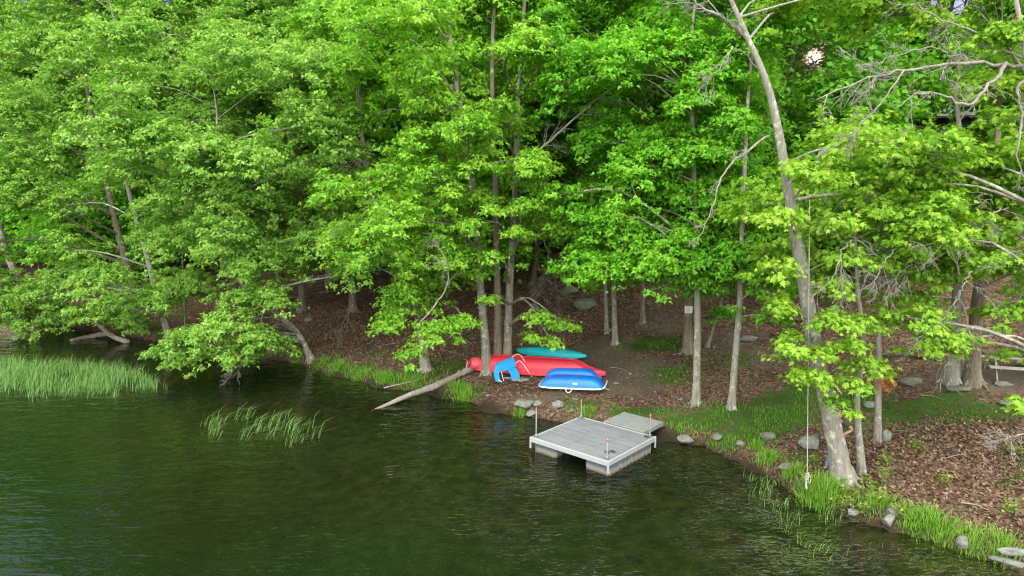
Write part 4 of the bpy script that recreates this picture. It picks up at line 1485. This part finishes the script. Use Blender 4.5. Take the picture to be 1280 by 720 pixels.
# local frame: x runs from the left corner to the near corner, y away from the camera to the right corner
g = Geo()
nb = 20
bw = (2 * hy - .16) / nb
for q in range(nb):
    box(g, (0, -hy + .08 + bw * (q + .5), DZ - .017), (2 * hx - .17, bw - .012, .034), bev=.005)
g.build('deck', M['deck'], dock)
g = Geo()
for sy in (-1, 1):
    box(g, (0, sy * (hy - .035), DZ - .075), (2 * hx, .07, .15), bev=.012)
for sx_ in (-1, 1):
    box(g, (sx_ * (hx - .035), 0, DZ - .075), (.07, 2 * hy - .145, .15), bev=.012)
g.build('edge_frame', M['white'], dock)
g = Geo()
for k in (-.6, 0, .6):
    box(g, (hx * k, 0, DZ - .10), (.05, 2 * hy - .16, .12))
g.build('joist', M['steel'], dock)
for sx_ in (-1, 1):
    for part in range(4):
        g = Geo()
        yy = -hy + .12 + (2 * hy - .24) * (part + .5) / 4
        box(g, (sx_ * (hx - .46), yy, .13), (.80, (2 * hy - .24) / 4 - .03, .51), bev=.05)
        for rr in (-.28, -.09, .09, .28):
            box(g, (sx_ * (hx - .46) + rr, yy, .13), (.05, (2 * hy - .24) / 4 - .01, .46), bev=.012)
        for rr in (-.2, 0, .2):
            box(g, (sx_ * (hx - .46), yy + rr, .13), (.83, .05, .46), bev=.012)
        g.build('float', M['float'], dock)
for sx_, sy, hgt in ((-1, -1, .98), (-1, 1, .62), (1, 1, .72), (1, -1, .62)):
    px_, py_ = sx_ * (hx - .03), sy * (hy - .03)
    off = .10
    px_ -= sx_ * off
    py_ -= sy * off
    g = Geo()
    tube(g, [(px_, py_, -.9), (px_, py_, DZ + hgt)], [.019, .019], 10)
    po = g.build('mooring_post', M['steel'], dock)
    g = Geo()
    if (sx_, sy) == (-1, -1):
        tube(g, [(px_, py_, DZ + hgt), (px_, py_, DZ + hgt + .03), (px_, py_, DZ + hgt + .045)], [.085, .1, .04], 12)
        g.build('post_cap', M['rock_pale'], po)
    else:
        tube(g, [(px_, py_, DZ + hgt - .10), (px_, py_, DZ + hgt - .04)], [.027, .027], 10)
        g.build('red_band', M['redcap'], po)
    g = Geo()
    tube(g, [(px_, py_, DZ - .002), (px_, py_, DZ + .09)], [.045, .04], 10)
    box(g, (px_, py_, DZ + .008), (.16, .16, .016), bev=.004)
    g.build('post_bracket', M['steel'], po)
    # corner leg below the frame
    g = Geo()
    box(g, (sx_ * (hx - .012), sy * (hy - .012), DZ - .17), (.055, .055, .36), bev=.012)
    g.build('corner_cap', M['white'], dock)
for (fx, fy, rz_) in ((.80, -.62, .3), (.94, .80, 0), (.86, -.5, .1)):
    g = Geo()
    box(g, (0, 0, .012), (.12, .035, .024), bev=.006)
    box(g, (0, 0, .035), (.05, .03, .03), bev=.006)
    tube(g, [(-.1, 0, .052), (0, 0, .058), (.1, 0, .052)], [.009, .012, .009], 6)
    cl = g.build('cleat', M['black'], dock)
    cl.location = (fx * (hx - .1), fy * hy, DZ + .001)
    cl.rotation_euler = (0, 0, rz_)
# ramp between dock and shore
r0_, r1_ = on_z(782, 533, DZ)[:2], on_z(757, 522, DZ)[:2]
ra, rb, rc, rd = (on_z(u, v, DZ + .03)[:2] for u, v in ((801, 541), (750, 527), (781, 517), (824, 530)))
rctr = (ra + rb + rc + rd) / 4
rl = (np.linalg.norm(rc - rb) + np.linalg.norm(rd - ra)) / 2
rw = (np.linalg.norm(ra - rb) + np.linalg.norm(rd - rc)) / 2
# starts against the dock's shoreward edge and runs inland in dock's own direction
ramp_y0 = hy + .02
rx_local = float(np.dot(rctr - ctr, ex))
rl = max(1.2, float(np.dot((rc + rd) / 2 - ctr, ey)) - ramp_y0)
gang = empty('dock_ramp', (*(ctr + ex * rx_local + ey * (ramp_y0 + rl / 2)), DZ + .02), 'grey plank ramp joining the dock to the grassy bank', 'ramp', None, ROT)
g = Geo()
nb = 9
for q in range(nb):
    box(g, (0, -rl / 2 + rl * (q + .5) / nb, 0), (rw - .04, rl / nb - .01, .034), bev=.005)
g.build('deck', M['ramp'], gang)
g = Geo()
for sx_ in (-1, 1):
    box(g, (sx_ * (rw / 2), 0, -.05), (.045, rl, .14), bev=.008)
for sy in (-1, 1):
    box(g, (0, sy * (rl / 2 - .05), -.075), (rw - .06, .05, .10))
g.build('side_frame', M['ramp'], gang)
print('dock', Lx, Ly, 'ramp', rw, rl)

# ------------------------------------------------------------------ boats
M['red'] = simple_mat('faded_red_hull', (.72, .035, .075), .42, .10, 2.0, spec=.5, dirt=(.62, .10, .13), dirt_amt=.5)
M['redhole'] = simple_mat('deep_red_recess', (.45, .012, .015), .5, .1, 6)
M['pinkend'] = simple_mat('sun_bleached_red_plastic', (.72, .09, .13), .5, .12, 4)
M['teal'] = simple_mat('teal_hull', (.005, .46, .58), .42, .10, 3, dirt=(.10, .36, .40), dirt_amt=.4)
M['blue'] = simple_mat('bright_blue_hull', (.006, .19, .82), .40, .08, 3, dirt=(.08, .2, .5), dirt_amt=.3)
M['bluefab'] = simple_mat('blue_sling_fabric', (.008, .30, .78), .7, .12, 9, bmp=.15)
M['rope'] = simple_mat('pale_rope', (.38, .365, .32), .85, .2, 30, bmp=.3)
M['whitep'] = simple_mat('white_plastic', (.78, .78, .77), .45, .04, 6)


def hull(sections, n=16):
    """loft: sections = list of (x, half_beam, z_gunwale, z_keel, flatness) for an overturned hull, keel up"""
    g = Geo()
    V = []
    for x, hb, zg, zk, fl in sections:
        for q in range(n + 1):
            a = math.pi * q / n
            cx, sy = math.cos(a), math.sin(a)
            V.append((x, hb * np.sign(cx) * abs(cx) ** fl, zg + (zk - zg) * abs(sy) ** fl))
    V = np.array(V)
    k = len(sections)
    i = np.arange(k - 1)[:, None] * (n + 1)
    j = np.arange(n)[None]
    F = np.stack([i + j, i + n + 1 + j, i + n + 2 + j, i + j + 1], -1).reshape(-1, 4)
    g.add(V, F, 0, True)
    return g, V


def place_line(e, u0, v0, u1, v1):
    a, b = on_ground(u0, v0), on_ground(u1, v1)
    d = b - a
    e.location = (a + b) / 2
    e.rotation_euler = (0, -math.atan2(d[2], np.hypot(d[0], d[1])), math.atan2(d[1], d[0]))
    return np.linalg.norm(d)


def boat(name, label, u0, v0, u1, v1, beam, depth, mat, prof):
    e = empty(name, (0, 0, 0), label, 'boat')
    Ln = place_line(e, u0, v0, u1, v1)
    secs = []
    for t in np.linspace(-1, 1, 30):
        hb, zg, zk, fl = prof(t)
        secs.append((t * Ln / 2, max(hb * beam / 2, .012), zg, max(zk * depth, zg + .02), fl))
    g, V = hull(secs)
    g.build('hull', mat, e)
    # gunwale roll
    g = Geo()
    for s_ in (0, 16):
        rim = V.reshape(-1, 17, 3)[:, s_]
        tube(g, rim, np.full(len(rim), .022), 6)
    return e, g, V.reshape(-1, 17, 3), Ln


def prof_canoe(t):
    a = abs(t)
    hb = ((1 - a ** 2.6) ** .8 if t > 0 else (1 - a ** 9) ** .5) if a < 1 else 0
    zk = 1.0 - .22 * a ** 4
    if t > .62:
        zk -= .30 * min(1, (t - .62) / .14) + .25 * (t - .62)
    if t < -.8:
        zk -= .15
    return hb * .98 + .06 * (1 - a), .05 + .05 * a ** 4, zk, .55


e, g, V, Ln = boat('red_canoe', 'long red canoe lying upside down behind the three trunks', 590, 461, 757, 472, .95, .62, M['red'], prof_canoe)
g.build('gunwale', M['red'], e)
# bleached bow end with a round deep-red hatch
g = Geo()
v, f = ICO3
vv = v[f].reshape(-1, 3)
g.add(v * np.array([.32, .33, .25]), f)
o = g.build('bow_cap', M['pinkend'], e)
o.location = (-Ln / 2 + .30, -.22, .30)
g = Geo()
a_ = np.linspace(0, 2 * math.pi, 25)[:-1]
ringo = np.stack([np.cos(a_) * .15, np.sin(a_) * .12, np.zeros(24)], 1)
tube(g, [(0, 0, -.02), (0, 0, .012), (0, 0, .02)], [.14, .14, .10], 20)
h_ = g.build('hatch', M['redhole'], o)
h_.location = (-.23, -.30, .06)
h_.rotation_euler = (rad(68), 0, rad(-35))
print('canoe', Ln)


def prof_kayak(t):
    a = abs(t)
    hb = max(0, 1 - a ** 2.2) ** .75
    return hb, .10 + .10 * a ** 3, 1.0 - .35 * a ** 3, .75


g = Geo()
kz = V[:, 8]
tube(g, kz[2:-2] + np.array([0, 0, .004]), np.full(len(kz) - 4, .018), 6)
g.build('keel_strip', M['red'], e)
e, g, V, Ln = boat('teal_kayak', 'teal kayak turned upside down behind the red canoe', 646, 444, 733, 452, .72, .42, M['teal'], prof_kayak)
g.build('gunwale', M['teal'], e)
print('kayak', Ln)

# blue pedal boat lying upside down: two hull ridges on a tub with a white rim
e = empty('blue_boat', (0, 0, 0), 'bright blue twin hulled plastic boat upside down with white rim', 'boat')
Ln = place_line(e, 677, 481, 757, 484)
print('blue', Ln)
bw_ = 1.15


def ridge(yc, hw, h0, h1, l0, l1):
    g = Geo()
    secs = []
    rows = []
    for t in np.linspace(-1, 1, 26):
        a = abs(t)
        k = (1 - a ** 7)
        x = (l0 + (l1 - l0) * (t + 1) / 2)
        hwid = hw * (.80 + .20 * k)
        top = h0 + (h1 - h0) * (1 - a ** 5) ** .6
        prof_ = [(-1, h0), (-.97, h0 + (top - h0) * .35), (-.86, h0 + (top - h0) * .8), (-.66, h0 + (top - h0) * .97), (-.3, top), (.3, top), (.66, h0 + (top - h0) * .97), (.86, h0 + (top - h0) * .8), (.97, h0 + (top - h0) * .35), (1, h0)]
        rows.append([(x, yc + hwid * q, z) for q, z in prof_])
    V = np.array(rows)
    k, n = V.shape[:2]
    i = np.arange(k - 1)[:, None] * n
    j = np.arange(n - 1)[None]
    F = np.stack([i + j, i + n + j, i + n + j + 1, i + j + 1], -1).reshape(-1, 4)
    g.add(V.reshape(-1, 3), F, 0, True)
    return g


ridge(-.30, .36, .10, .44, -Ln / 2 + .03, Ln / 2 - .03).build('hull', M['blue'], e)
ridge(.42, .30, .10, .55, -Ln / 2 + .06, Ln / 2 - .30).build('hull', M['blue'], e)
g = Geo()
box(g, (-.05, .07, .17), (Ln - .25, .9, .20), bev=.05)
g.build('channel', M['blue'], e)
g = Geo()
rim = []
for t in np.linspace(0, 2 * math.pi, 41):
    cx, sy = math.cos(t), math.sin(t)
    rim.append((np.sign(cx) * abs(cx) ** .35 * (Ln / 2 + .01), .03 + np.sign(sy) * abs(sy) ** .35 * .72, .09))
tube(g, rim, np.full(41, .032), 8, cap=False)
g.build('rim', M['whitep'], e)
g = Geo()
box(g, (.18, -.655, .265), (.16, .012, .06), rotm(rad(-12), 0, 0), bev=.004)
g.build('sticker', M['whitep'], e)
g = Geo()
tube(g, catmull([(-.16, -.70, .08), (-.12, -.78, .0), (-.05, -.80, -.02), (.03, -.78, .0), (.08, -.70, .08)], 12), np.full(12, .016), 6)
g.build('handle', M['whitep'], e)
g = Geo()
tube(g, catmull([(Ln / 2, -.3, .1), (Ln / 2 + .1, -.42, .04), (Ln / 2 + .2, -.38, .02)], 8), np.full(8, .014), 6)
g.build('tow_rope', M['rope'], e)

# folded blue sling chair leaning on the trunk
base = on_ground(632, 474)
ch = empty('beach_chair', base, 'folded blue sling beach chair with white tube frame leaning by the trunks', 'chair', None, rad(12))


def sheet(name, A, B, Cc, D, sag, mat, parent):
    g = Geo()
    n = 8
    V = []
    for i_ in range(n + 1):
        for j_ in range(n + 1):
            s, t = i_ / n, j_ / n
            p_ = (np.array(A) * (1 - s) + np.array(B) * s) * (1 - t) + (np.array(D) * (1 - s) + np.array(Cc) * s) * t
            p_ = p_ + np.array(sag) * 4 * t * (1 - t) + np.array([0, 0, .012 * math.sin(s * 9) * t])
            V.append(p_)
    V = np.array(V)
    i = np.arange(n)[:, None] * (n + 1)
    j = np.arange(n)[None]
    F = np.stack([i + j, i + n + 1 + j, i + n + 2 + j, i + j + 1], -1).reshape(-1, 4)
    k = len(V)
    g.add(np.vstack([V, V + np.array([0, .012, -.008])]), [F, F[:, ::-1] + k], 0, True)
    return g.build(name, mat, parent)


sheet('backrest', (-.44, -.10, .64), (.30, .10, .84), (.38, -.16, .50), (-.44, -.34, .34), (0, -.05, .05), M['bluefab'], ch)
sheet('side_panel', (-.50, -.30, .52), (-.30, -.32, .44), (-.24, -.40, .02), (-.44, -.42, .04), (-.05, -.02, 0), M['bluefab'], ch)
sheet('seat', (.0, -.20, .46), (.34, -.12, .48), (.50, -.34, .06), (.16, -.40, .02), (.04, -.02, .02), M['bluefab'], ch)
g = Geo()
for pts_ in ([(.28, .08, .84), (.46, .06, .94), (.62, 0, .86), (.84, -.12, .44), (1.0, -.22, .06)], [(.36, -.12, .60), (.50, -.12, .72), (.66, -.18, .58), (1.0, -.28, .06)],
             [(-.40, -.27, .36), (-.1, -.2, .46), (.34, -.08, .58)], [(-.42, -.28, .42), (-.40, -.36, .15), (-.22, -.46, .02)], [(-.22, -.2, .42), (-.18, -.28, .2), (-.14, -.34, .02)]):
    q_ = catmull(pts_, 16)
    tube(g, q_, np.full(16, .014), 7)
g.build('frame', M['whitep'], ch)
# tangled rope
g = Geo()
rr_ = np.random.RandomState(8)
c0 = on_ground(651, 477, .03)
pts_ = [c0 + np.array([rr_.normal(0, .2), rr_.normal(0, .12), abs(rr_.normal(0, .04))]) for _ in range(26)]
tube(g, catmull(pts_, 150), np.full(150, .013), 5)
tag(g.build('rope_tangle', M['rope'], None, c0), 'tangle of pale rope on the ground in front of the folded chair', 'rope')

# rope swing
oakY = TREES['big'].base[1] - .55
top_p, knot = P(1012, 250, oakY), P(1009, 598, oakY)
sw = empty('rope_swing', (knot[0], knot[1], 0.3), 'pale rope swing hanging over the bank beside the leaning oak, knotted at the end', 'rope swing')
g = Geo()
ln_ = np.linspace(0, 1, 20)[:, None]
tube(g, top_p * (1 - ln_) + knot * ln_, np.full(20, .012), 7)
g.build('rope', M['rope'], sw, (knot[0], knot[1], .3))
g = Geo()
for q in range(4):
    a = q * 1.7
    k0 = knot + np.array([0, 0, .12 - .05 * q])
    ring = [k0 + np.array([math.cos(w) * .035, math.sin(w) * .035, .02 * math.sin(w * 2 + a)]) for w in np.linspace(0, 6.28, 12)]
    tube(g, ring, np.full(12, .017), 6)
tube(g, catmull([knot + np.array([.03, 0, .12]), knot + np.array([.09, 0, 0]), knot + np.array([.07, 0, -.12]), knot + np.array([.02, 0, -.05])], 10), np.full(10, .012), 6)
tube(g, catmull([knot, knot + np.array([-.02, 0, -.15]), knot + np.array([0, 0, -.28])], 8), np.linspace(.02, .03, 8), 6)
g.build('knot', M['rope'], sw, (knot[0], knot[1], .3))
tb = TREES['big']
kk = int(np.argmin(np.abs(tb.path[:, 2] - (top_p[2] - .5))))
g = Geo()

# notice on the trunk
ts = TREES['mid_sign']
zz = P(860, 386, ts.base[1])
kk = int(np.argmin(np.abs(ts.path[:, 2] - zz[2])))
cc = ts.path[kk]
no = empty('trunk_notice', (cc[0], cc[1] - ts.rad[kk] - .03, zz[2]), 'small white notice nailed to the thick brown trunk', 'sign')
g = Geo()
box(g, (0, 0, 0), (.30, .012, .28), bev=.003)
g.build('panel', M['whitep'], no)
M['ink'] = simple_mat('faded_blue_grey_ink', (.40, .47, .60), .7, .1, 20)
g = Geo()
for z_, w_ in ((.07, .20), (.02, .16), (-.03, .2), (-.08, .12)):
    box(g, (0, -.009, z_), (w_, .004, .016))
g.build('faded_print', M['ink'], no)

# ------------------------------------------------------------------ picnic table at the right
M['oldwood'] = simple_mat('weathered_grey_wood', (.34, .33, .32), .8, .2, 7, bmp=.3)
M['brownwood'] = simple_mat('old_brown_wood', (.13, .095, .075), .85, .25, 7, bmp=.3)
tp = on_ground(1266, 472)
pt = empty('picnic_table', tp, 'weathered wooden picnic table with grey benches at the right edge of the clearing', 'picnic table', None, rad(-18))
g = Geo()
for q in range(5):
    box(g, (0, -.30 + .15 * q, .75), (1.8, .135, .04), bev=.006)
g.build('tabletop', M['brownwood'], pt)
for sy in (-1, 1):
    g = Geo()
    for q in range(2):
        box(g, (0, sy * (.62 + .14 * q), .45), (1.8, .13, .04), bev=.006)
    g.build('bench', M['oldwood'], pt)
for sx_ in (-1, 1):
    for sy in (-1, 1):
        g = Geo()
        box(g, (sx_ * .62, sy * .42, .365), (.045, .09, .92), rotm(rad(30) * sy, 0, 0), bev=.006)
        g.build('leg', M['oldwood'], pt)
    g = Geo()
    box(g, (sx_ * .57, 0, .41), (.04, 1.46, .09), bev=.006)
    g.build('crossbar', M['oldwood'], pt)

# ------------------------------------------------------------------ pale boat at the far left
M['tan'] = simple_mat('faded_tan_hull', (.50, .36, .26), .55, .12, 3)
e, g, V, Ln = boat('pale_rowing_boat', 'tan hulled white rimmed boat upturned at the far left bank', -10, 391, 40, 385, 1.4, .95, M['tan'], lambda t: (max(0, 1 - abs(t) ** 3) ** .7, .16, 1 - .3 * abs(t) ** 3, .7))
g.build('rim', M['whitep'], e)
g = Geo()
for s_ in (0, 16):
    rimv = V[:, s_]
    k = len(rimv)
    ap = np.vstack([rimv, rimv - np.array([0, 0, .16])])
    i = np.arange(k - 1)
    g.add(ap, np.stack([i, i + 1, i + 1 + k, i + k], 1))
g.build('sheer_strake', M['whitep'], e)

# ------------------------------------------------------------------ house up the slope
M['siding'] = simple_mat('dark_red_siding', (.085, .028, .026), .8, .15, 5)
M['roof'] = simple_mat('grey_roof_shingle', (.28, .28, .30), .85, .2, 14, bmp=.3)
M['glass'] = simple_mat('dark_window_glass', (.03, .035, .04), .08, .1, 3, spec=.9)
M['trim'] = simple_mat('pale_trim', (.6, .61, .64), .6, .06, 5)
hz_ = gz(HOUSE[0], HOUSE[1] - 4) + .2
print('HOUSE', hz_, proj(np.array([[HOUSE[0], HOUSE[1] - 3, hz_], [HOUSE[0], HOUSE[1], hz_ + 4.6], [HOUSE[0] - 5, HOUSE[1] - 3, hz_ + 2.8], [HOUSE[0] + 5, HOUSE[1] - 3, hz_ + 2.8]])))
hb = empty('house', (HOUSE[0], HOUSE[1], hz_), 'dark red cabin with grey roof half hidden by trees up the slope', 'house', None, rad(-20))
g = Geo()
box(g, (0, 0, 1.2), (9.0, 6.0, 3.2))
for q in range(20):
    box(g, (0, -3.0, -.3 + .155 * q), (9.0, .03, .145), rotm(rad(4), 0, 0))
    box(g, (-4.5, 0, -.3 + .155 * q), (.03, 6.0, .145), rotm(0, rad(4), 0))
# gables
for sx_ in (-1, 1):
    g.add([(sx_ * 4.5, -3, 2.8), (sx_ * 4.5, 3, 2.8), (sx_ * 4.5, 0, 4.6)], np.array([[0, 1, 2]]), 0, False)
g.build('wall', M['siding'], hb)
g = Geo()
for sy in (-1, 1):
    box(g, (0, sy * 1.85, 3.75), (10.2, 4.4, .14), rotm(math.atan2(1.8, 3) * -sy, 0, 0))
rf = g.build('roof', M['roof'], hb)
g = Geo()
box(g, (1.8, .8, 4.7), (.7, .7, 1.8), bev=.02)
g.build('chimney', M['rock'], rf)
for xx in (-2.9, -.6, 2.6):
    g = Geo()
    for (bx_, bz_, w_, h_) in ((0, .62, 1.2, .09), (0, -.62, 1.2, .09), (-.58, 0, .09, 1.2), (.58, 0, .09, 1.2), (0, 0, .04, 1.2)):
        box(g, (bx_, 0, bz_), (w_, .06, h_))
    fr_ = g.build('window', M['trim'], hb)
    fr_.location = (xx, -3.05, 1.5)
    g = Geo()
    box(g, (0, .012, 0), (1.08, .02, 1.16))
    g.build('pane', M['glass'], fr_)
g = Geo()
box(g, (1.0, -3.05, .85), (.95, .06, 2.1), bev=.01)
g.build('door', M['trim'], hb)
g = Geo()
for sx_ in (-1, 1):
    box(g, (sx_ * 4.52, -3.03, 1.2), (.14, .14, 3.2))
g.build('corner_board', M['trim'], hb)
g = Geo()
box(g, (0, -4.1, -.05), (9, 2.1, .12))
for xx in (-4.3, -1.4, 1.4, 4.3):
    box(g, (xx, -5.05, .5), (.1, .1, 1.1))
    box(g, (xx, -5.0, -1.4), (.16, .16, 2.6))
box(g, (0, -5.05, 1.02), (9, .08, .06))
g.build('porch', M['oldwood'], hb)

# ------------------------------------------------------------------ person standing behind the leaning oak
def skin_mesh(name, verts, edges, radii, mat, parent, root=0, sub=2):
    me = bpy.data.meshes.new(name)
    me.from_pydata([tuple(v) for v in verts], edges, [])
    ob = bpy.data.objects.new(name, me)
    COL.objects.link(ob)
    md = ob.modifiers.new('skin', 'SKIN')
    md.use_smooth_shade = True
    for i_, r in enumerate(radii):
        sv = me.skin_vertices[0].data[i_]
        sv.radius = (r, r) if not isinstance(r, tuple) else r
        sv.use_root = (i_ == root)
    ss = ob.modifiers.new('sub', 'SUBSURF')
    ss.levels = ss.render_levels = sub
    dg = bpy.context.evaluated_depsgraph_get()
    m2_ = bpy.data.meshes.new_from_object(ob.evaluated_get(dg))
    bpy.data.objects.remove(ob)
    o2 = bpy.data.objects.new(name, m2_)
    m2_.materials.clear()
    m2_.materials.append(mat)
    for p_ in m2_.polygons:
        p_.use_smooth = True
    COL.objects.link(o2)
    o2.parent = parent
    return o2


M['skin'] = simple_mat('skin', (.50, .29, .20), .55, .06, 10)
M['jeans'] = simple_mat('blue_denim', (.11, .20, .34), .85, .2, 14, bmp=.2)
M['shirt'] = simple_mat('dark_grey_shirt', (.06, .06, .066), .85, .15, 8)
M['hair'] = simple_mat('dark_hair', (.022, .016, .012), .6, .3, 30)
M['shoe'] = simple_mat('dark_shoe', (.035, .035, .04), .6, .2, 10)
pb = on_ground(1042, 592)
pb[1] = TREES['big'].base[1] + .62
pb[0] = (1044 - 640) / FPX * (pb[1] * cp + .0 + (CAM_Z - .5) * sp)
pb[2] = gz(pb[0], pb[1])
pe = empty('person', pb, 'person in blue jeans and dark shirt standing hidden behind the leaning oak, elbow out', 'person', None, 0)
# local: faces -x (left); y is to the person's sides
V = [(0, 0, .95), (0, 0, 1.12), (.0, 0, 1.30), (.01, 0, 1.45), (-.02, 0, 1.54), (-.03, 0, 1.64), (-.03, 0, 1.72)]
E = [(i_, i_ + 1) for i_ in range(6)]
Rr = [(.13, .16), (.11, .14), (.12, .17), (.07, .10), (.052, .052), (.085, .078), (.06, .06)]


def chain(start, pts_, rads_):
    p0 = start
    for q, r in zip(pts_, rads_):
        V.append(q)
        Rr.append(r)
        E.append((p0, len(V) - 1))
        p0 = len(V) - 1
    return p0


legs = {}
for sy, fx in ((-1, -.28), (1, .12)):
    k = chain(0, [(fx * .2, sy * .10, .88), (fx * .6 - .02, sy * .11, .49), (fx, sy * .11, .09), (fx - .12, sy * .12, .045)], [.088, .058, .042, .038])
for sy in (-1, 1):
    k = chain(2, [(.01, sy * .19, 1.40), (.26, sy * .27, 1.19), (.05, sy * .20, 1.02)], [.055, .042, .034])
    k2 = chain(k, [(-.02, sy * .17, .98)], [(.018, .034)])
    for q in range(4):
        chain(k2, [(-.055 - .004 * q, sy * .165 + .012 * (q - 1.5), .965 - .012 * q), (-.085 + .006 * q, sy * .15 + .012 * (q - 1.5), .945 - .014 * q)], [.009, .008])
    chain(k, [(.02, sy * .145, .985), (-.01, sy * .125, .965)], [.011, .009])
body = skin_mesh('body', V, E, Rr, M['skin'], pe)
# face: nose, ears
g = Geo()
v, f = ICO3
for cc_, ss_ in (((-.125, 0, 1.63), (.022, .014, .022)), ((-.02, .082, 1.64), (.022, .012, .032)), ((-.02, -.082, 1.64), (.022, .012, .032))):
    g.add(v * np.array(ss_) + np.array(cc_), f)
g.build('face_feature', M['skin'], pe)
g = Geo()
for sy in (-1, 1):
    g.add(v * .011 + np.array((-.108, sy * .032, 1.66)), f)
g.add(v * np.array((.008, .028, .006)) + np.array((-.112, 0, 1.585)), f)
g.build('eye', M['hair'], pe)
g = Geo()
hv = v * np.array([.108, .095, .10]) + np.array([-.012, 0, 1.69])
keepf = f[(hv[f][:, :, 0].mean(1) > -.085) | (hv[f][:, :, 2].mean(1) > 1.735)]
g.add(hv, keepf)
g.build('hair', M['hair'], pe)
V2, R2, E2 = [(0, 0, .93), (0, 0, 1.0)], [(.145, .175), (.135, .165)], [(0, 1)]
for sy, fx in ((-1, -.28), (1, .12)):
    k0 = len(V2)
    V2 += [(fx * .2, sy * .10, .86), (fx * .6 - .02, sy * .11, .49), (fx, sy * .11, .08)]
    R2 += [.102, .076, .066]
    E2 += [(0, k0), (k0, k0 + 1), (k0 + 1, k0 + 2)]
skin_mesh('jeans', V2, E2, R2, M['jeans'], pe)
V2, R2, E2 = [(0, 0, .97), (0, 0, 1.14), (0, 0, 1.31), (.01, 0, 1.44)], [(.148, .178), (.128, .160), (.138, .188), (.082, .12)], [(0, 1), (1, 2), (2, 3)]
for sy in (-1, 1):
    k0 = len(V2)
    V2 += [(.01, sy * .19, 1.40), (.19, sy * .245, 1.25)]
    R2 += [.072, .062]
    E2 += [(2, k0), (k0, k0 + 1)]
skin_mesh('shirt', V2, E2, R2, M['shirt'], pe)
for sy, fx in ((-1, -.28), (1, .12)):
    g = Geo()
    g.add(v * np.array([.145, .05, .055]) + np.array([fx - .06, sy * .115, .04]), f)
    g.build('shoe', M['shoe'], pe)

# ------------------------------------------------------------------ render settings
SC.render.engine = 'CYCLES'
SC.view_settings.view_transform = 'Standard'
SC.view_settings.look = 'None'
SC.view_settings.exposure = 0
SC.view_settings.gamma = 1
cy = SC.cycles
cy.max_bounces = 8
cy.diffuse_bounces = 6
cy.use_adaptive_sampling = False
cy.filter_width = 1.15
cy.use_denoising = True
cy.denoising_prefilter = 'FAST'
cy.glossy_bounces = 2
cy.transmission_bounces = 3
cy.transparent_max_bounces = 6
cy.caustics_reflective = False
cy.caustics_refractive = False
cy.sample_clamp_indirect = 4
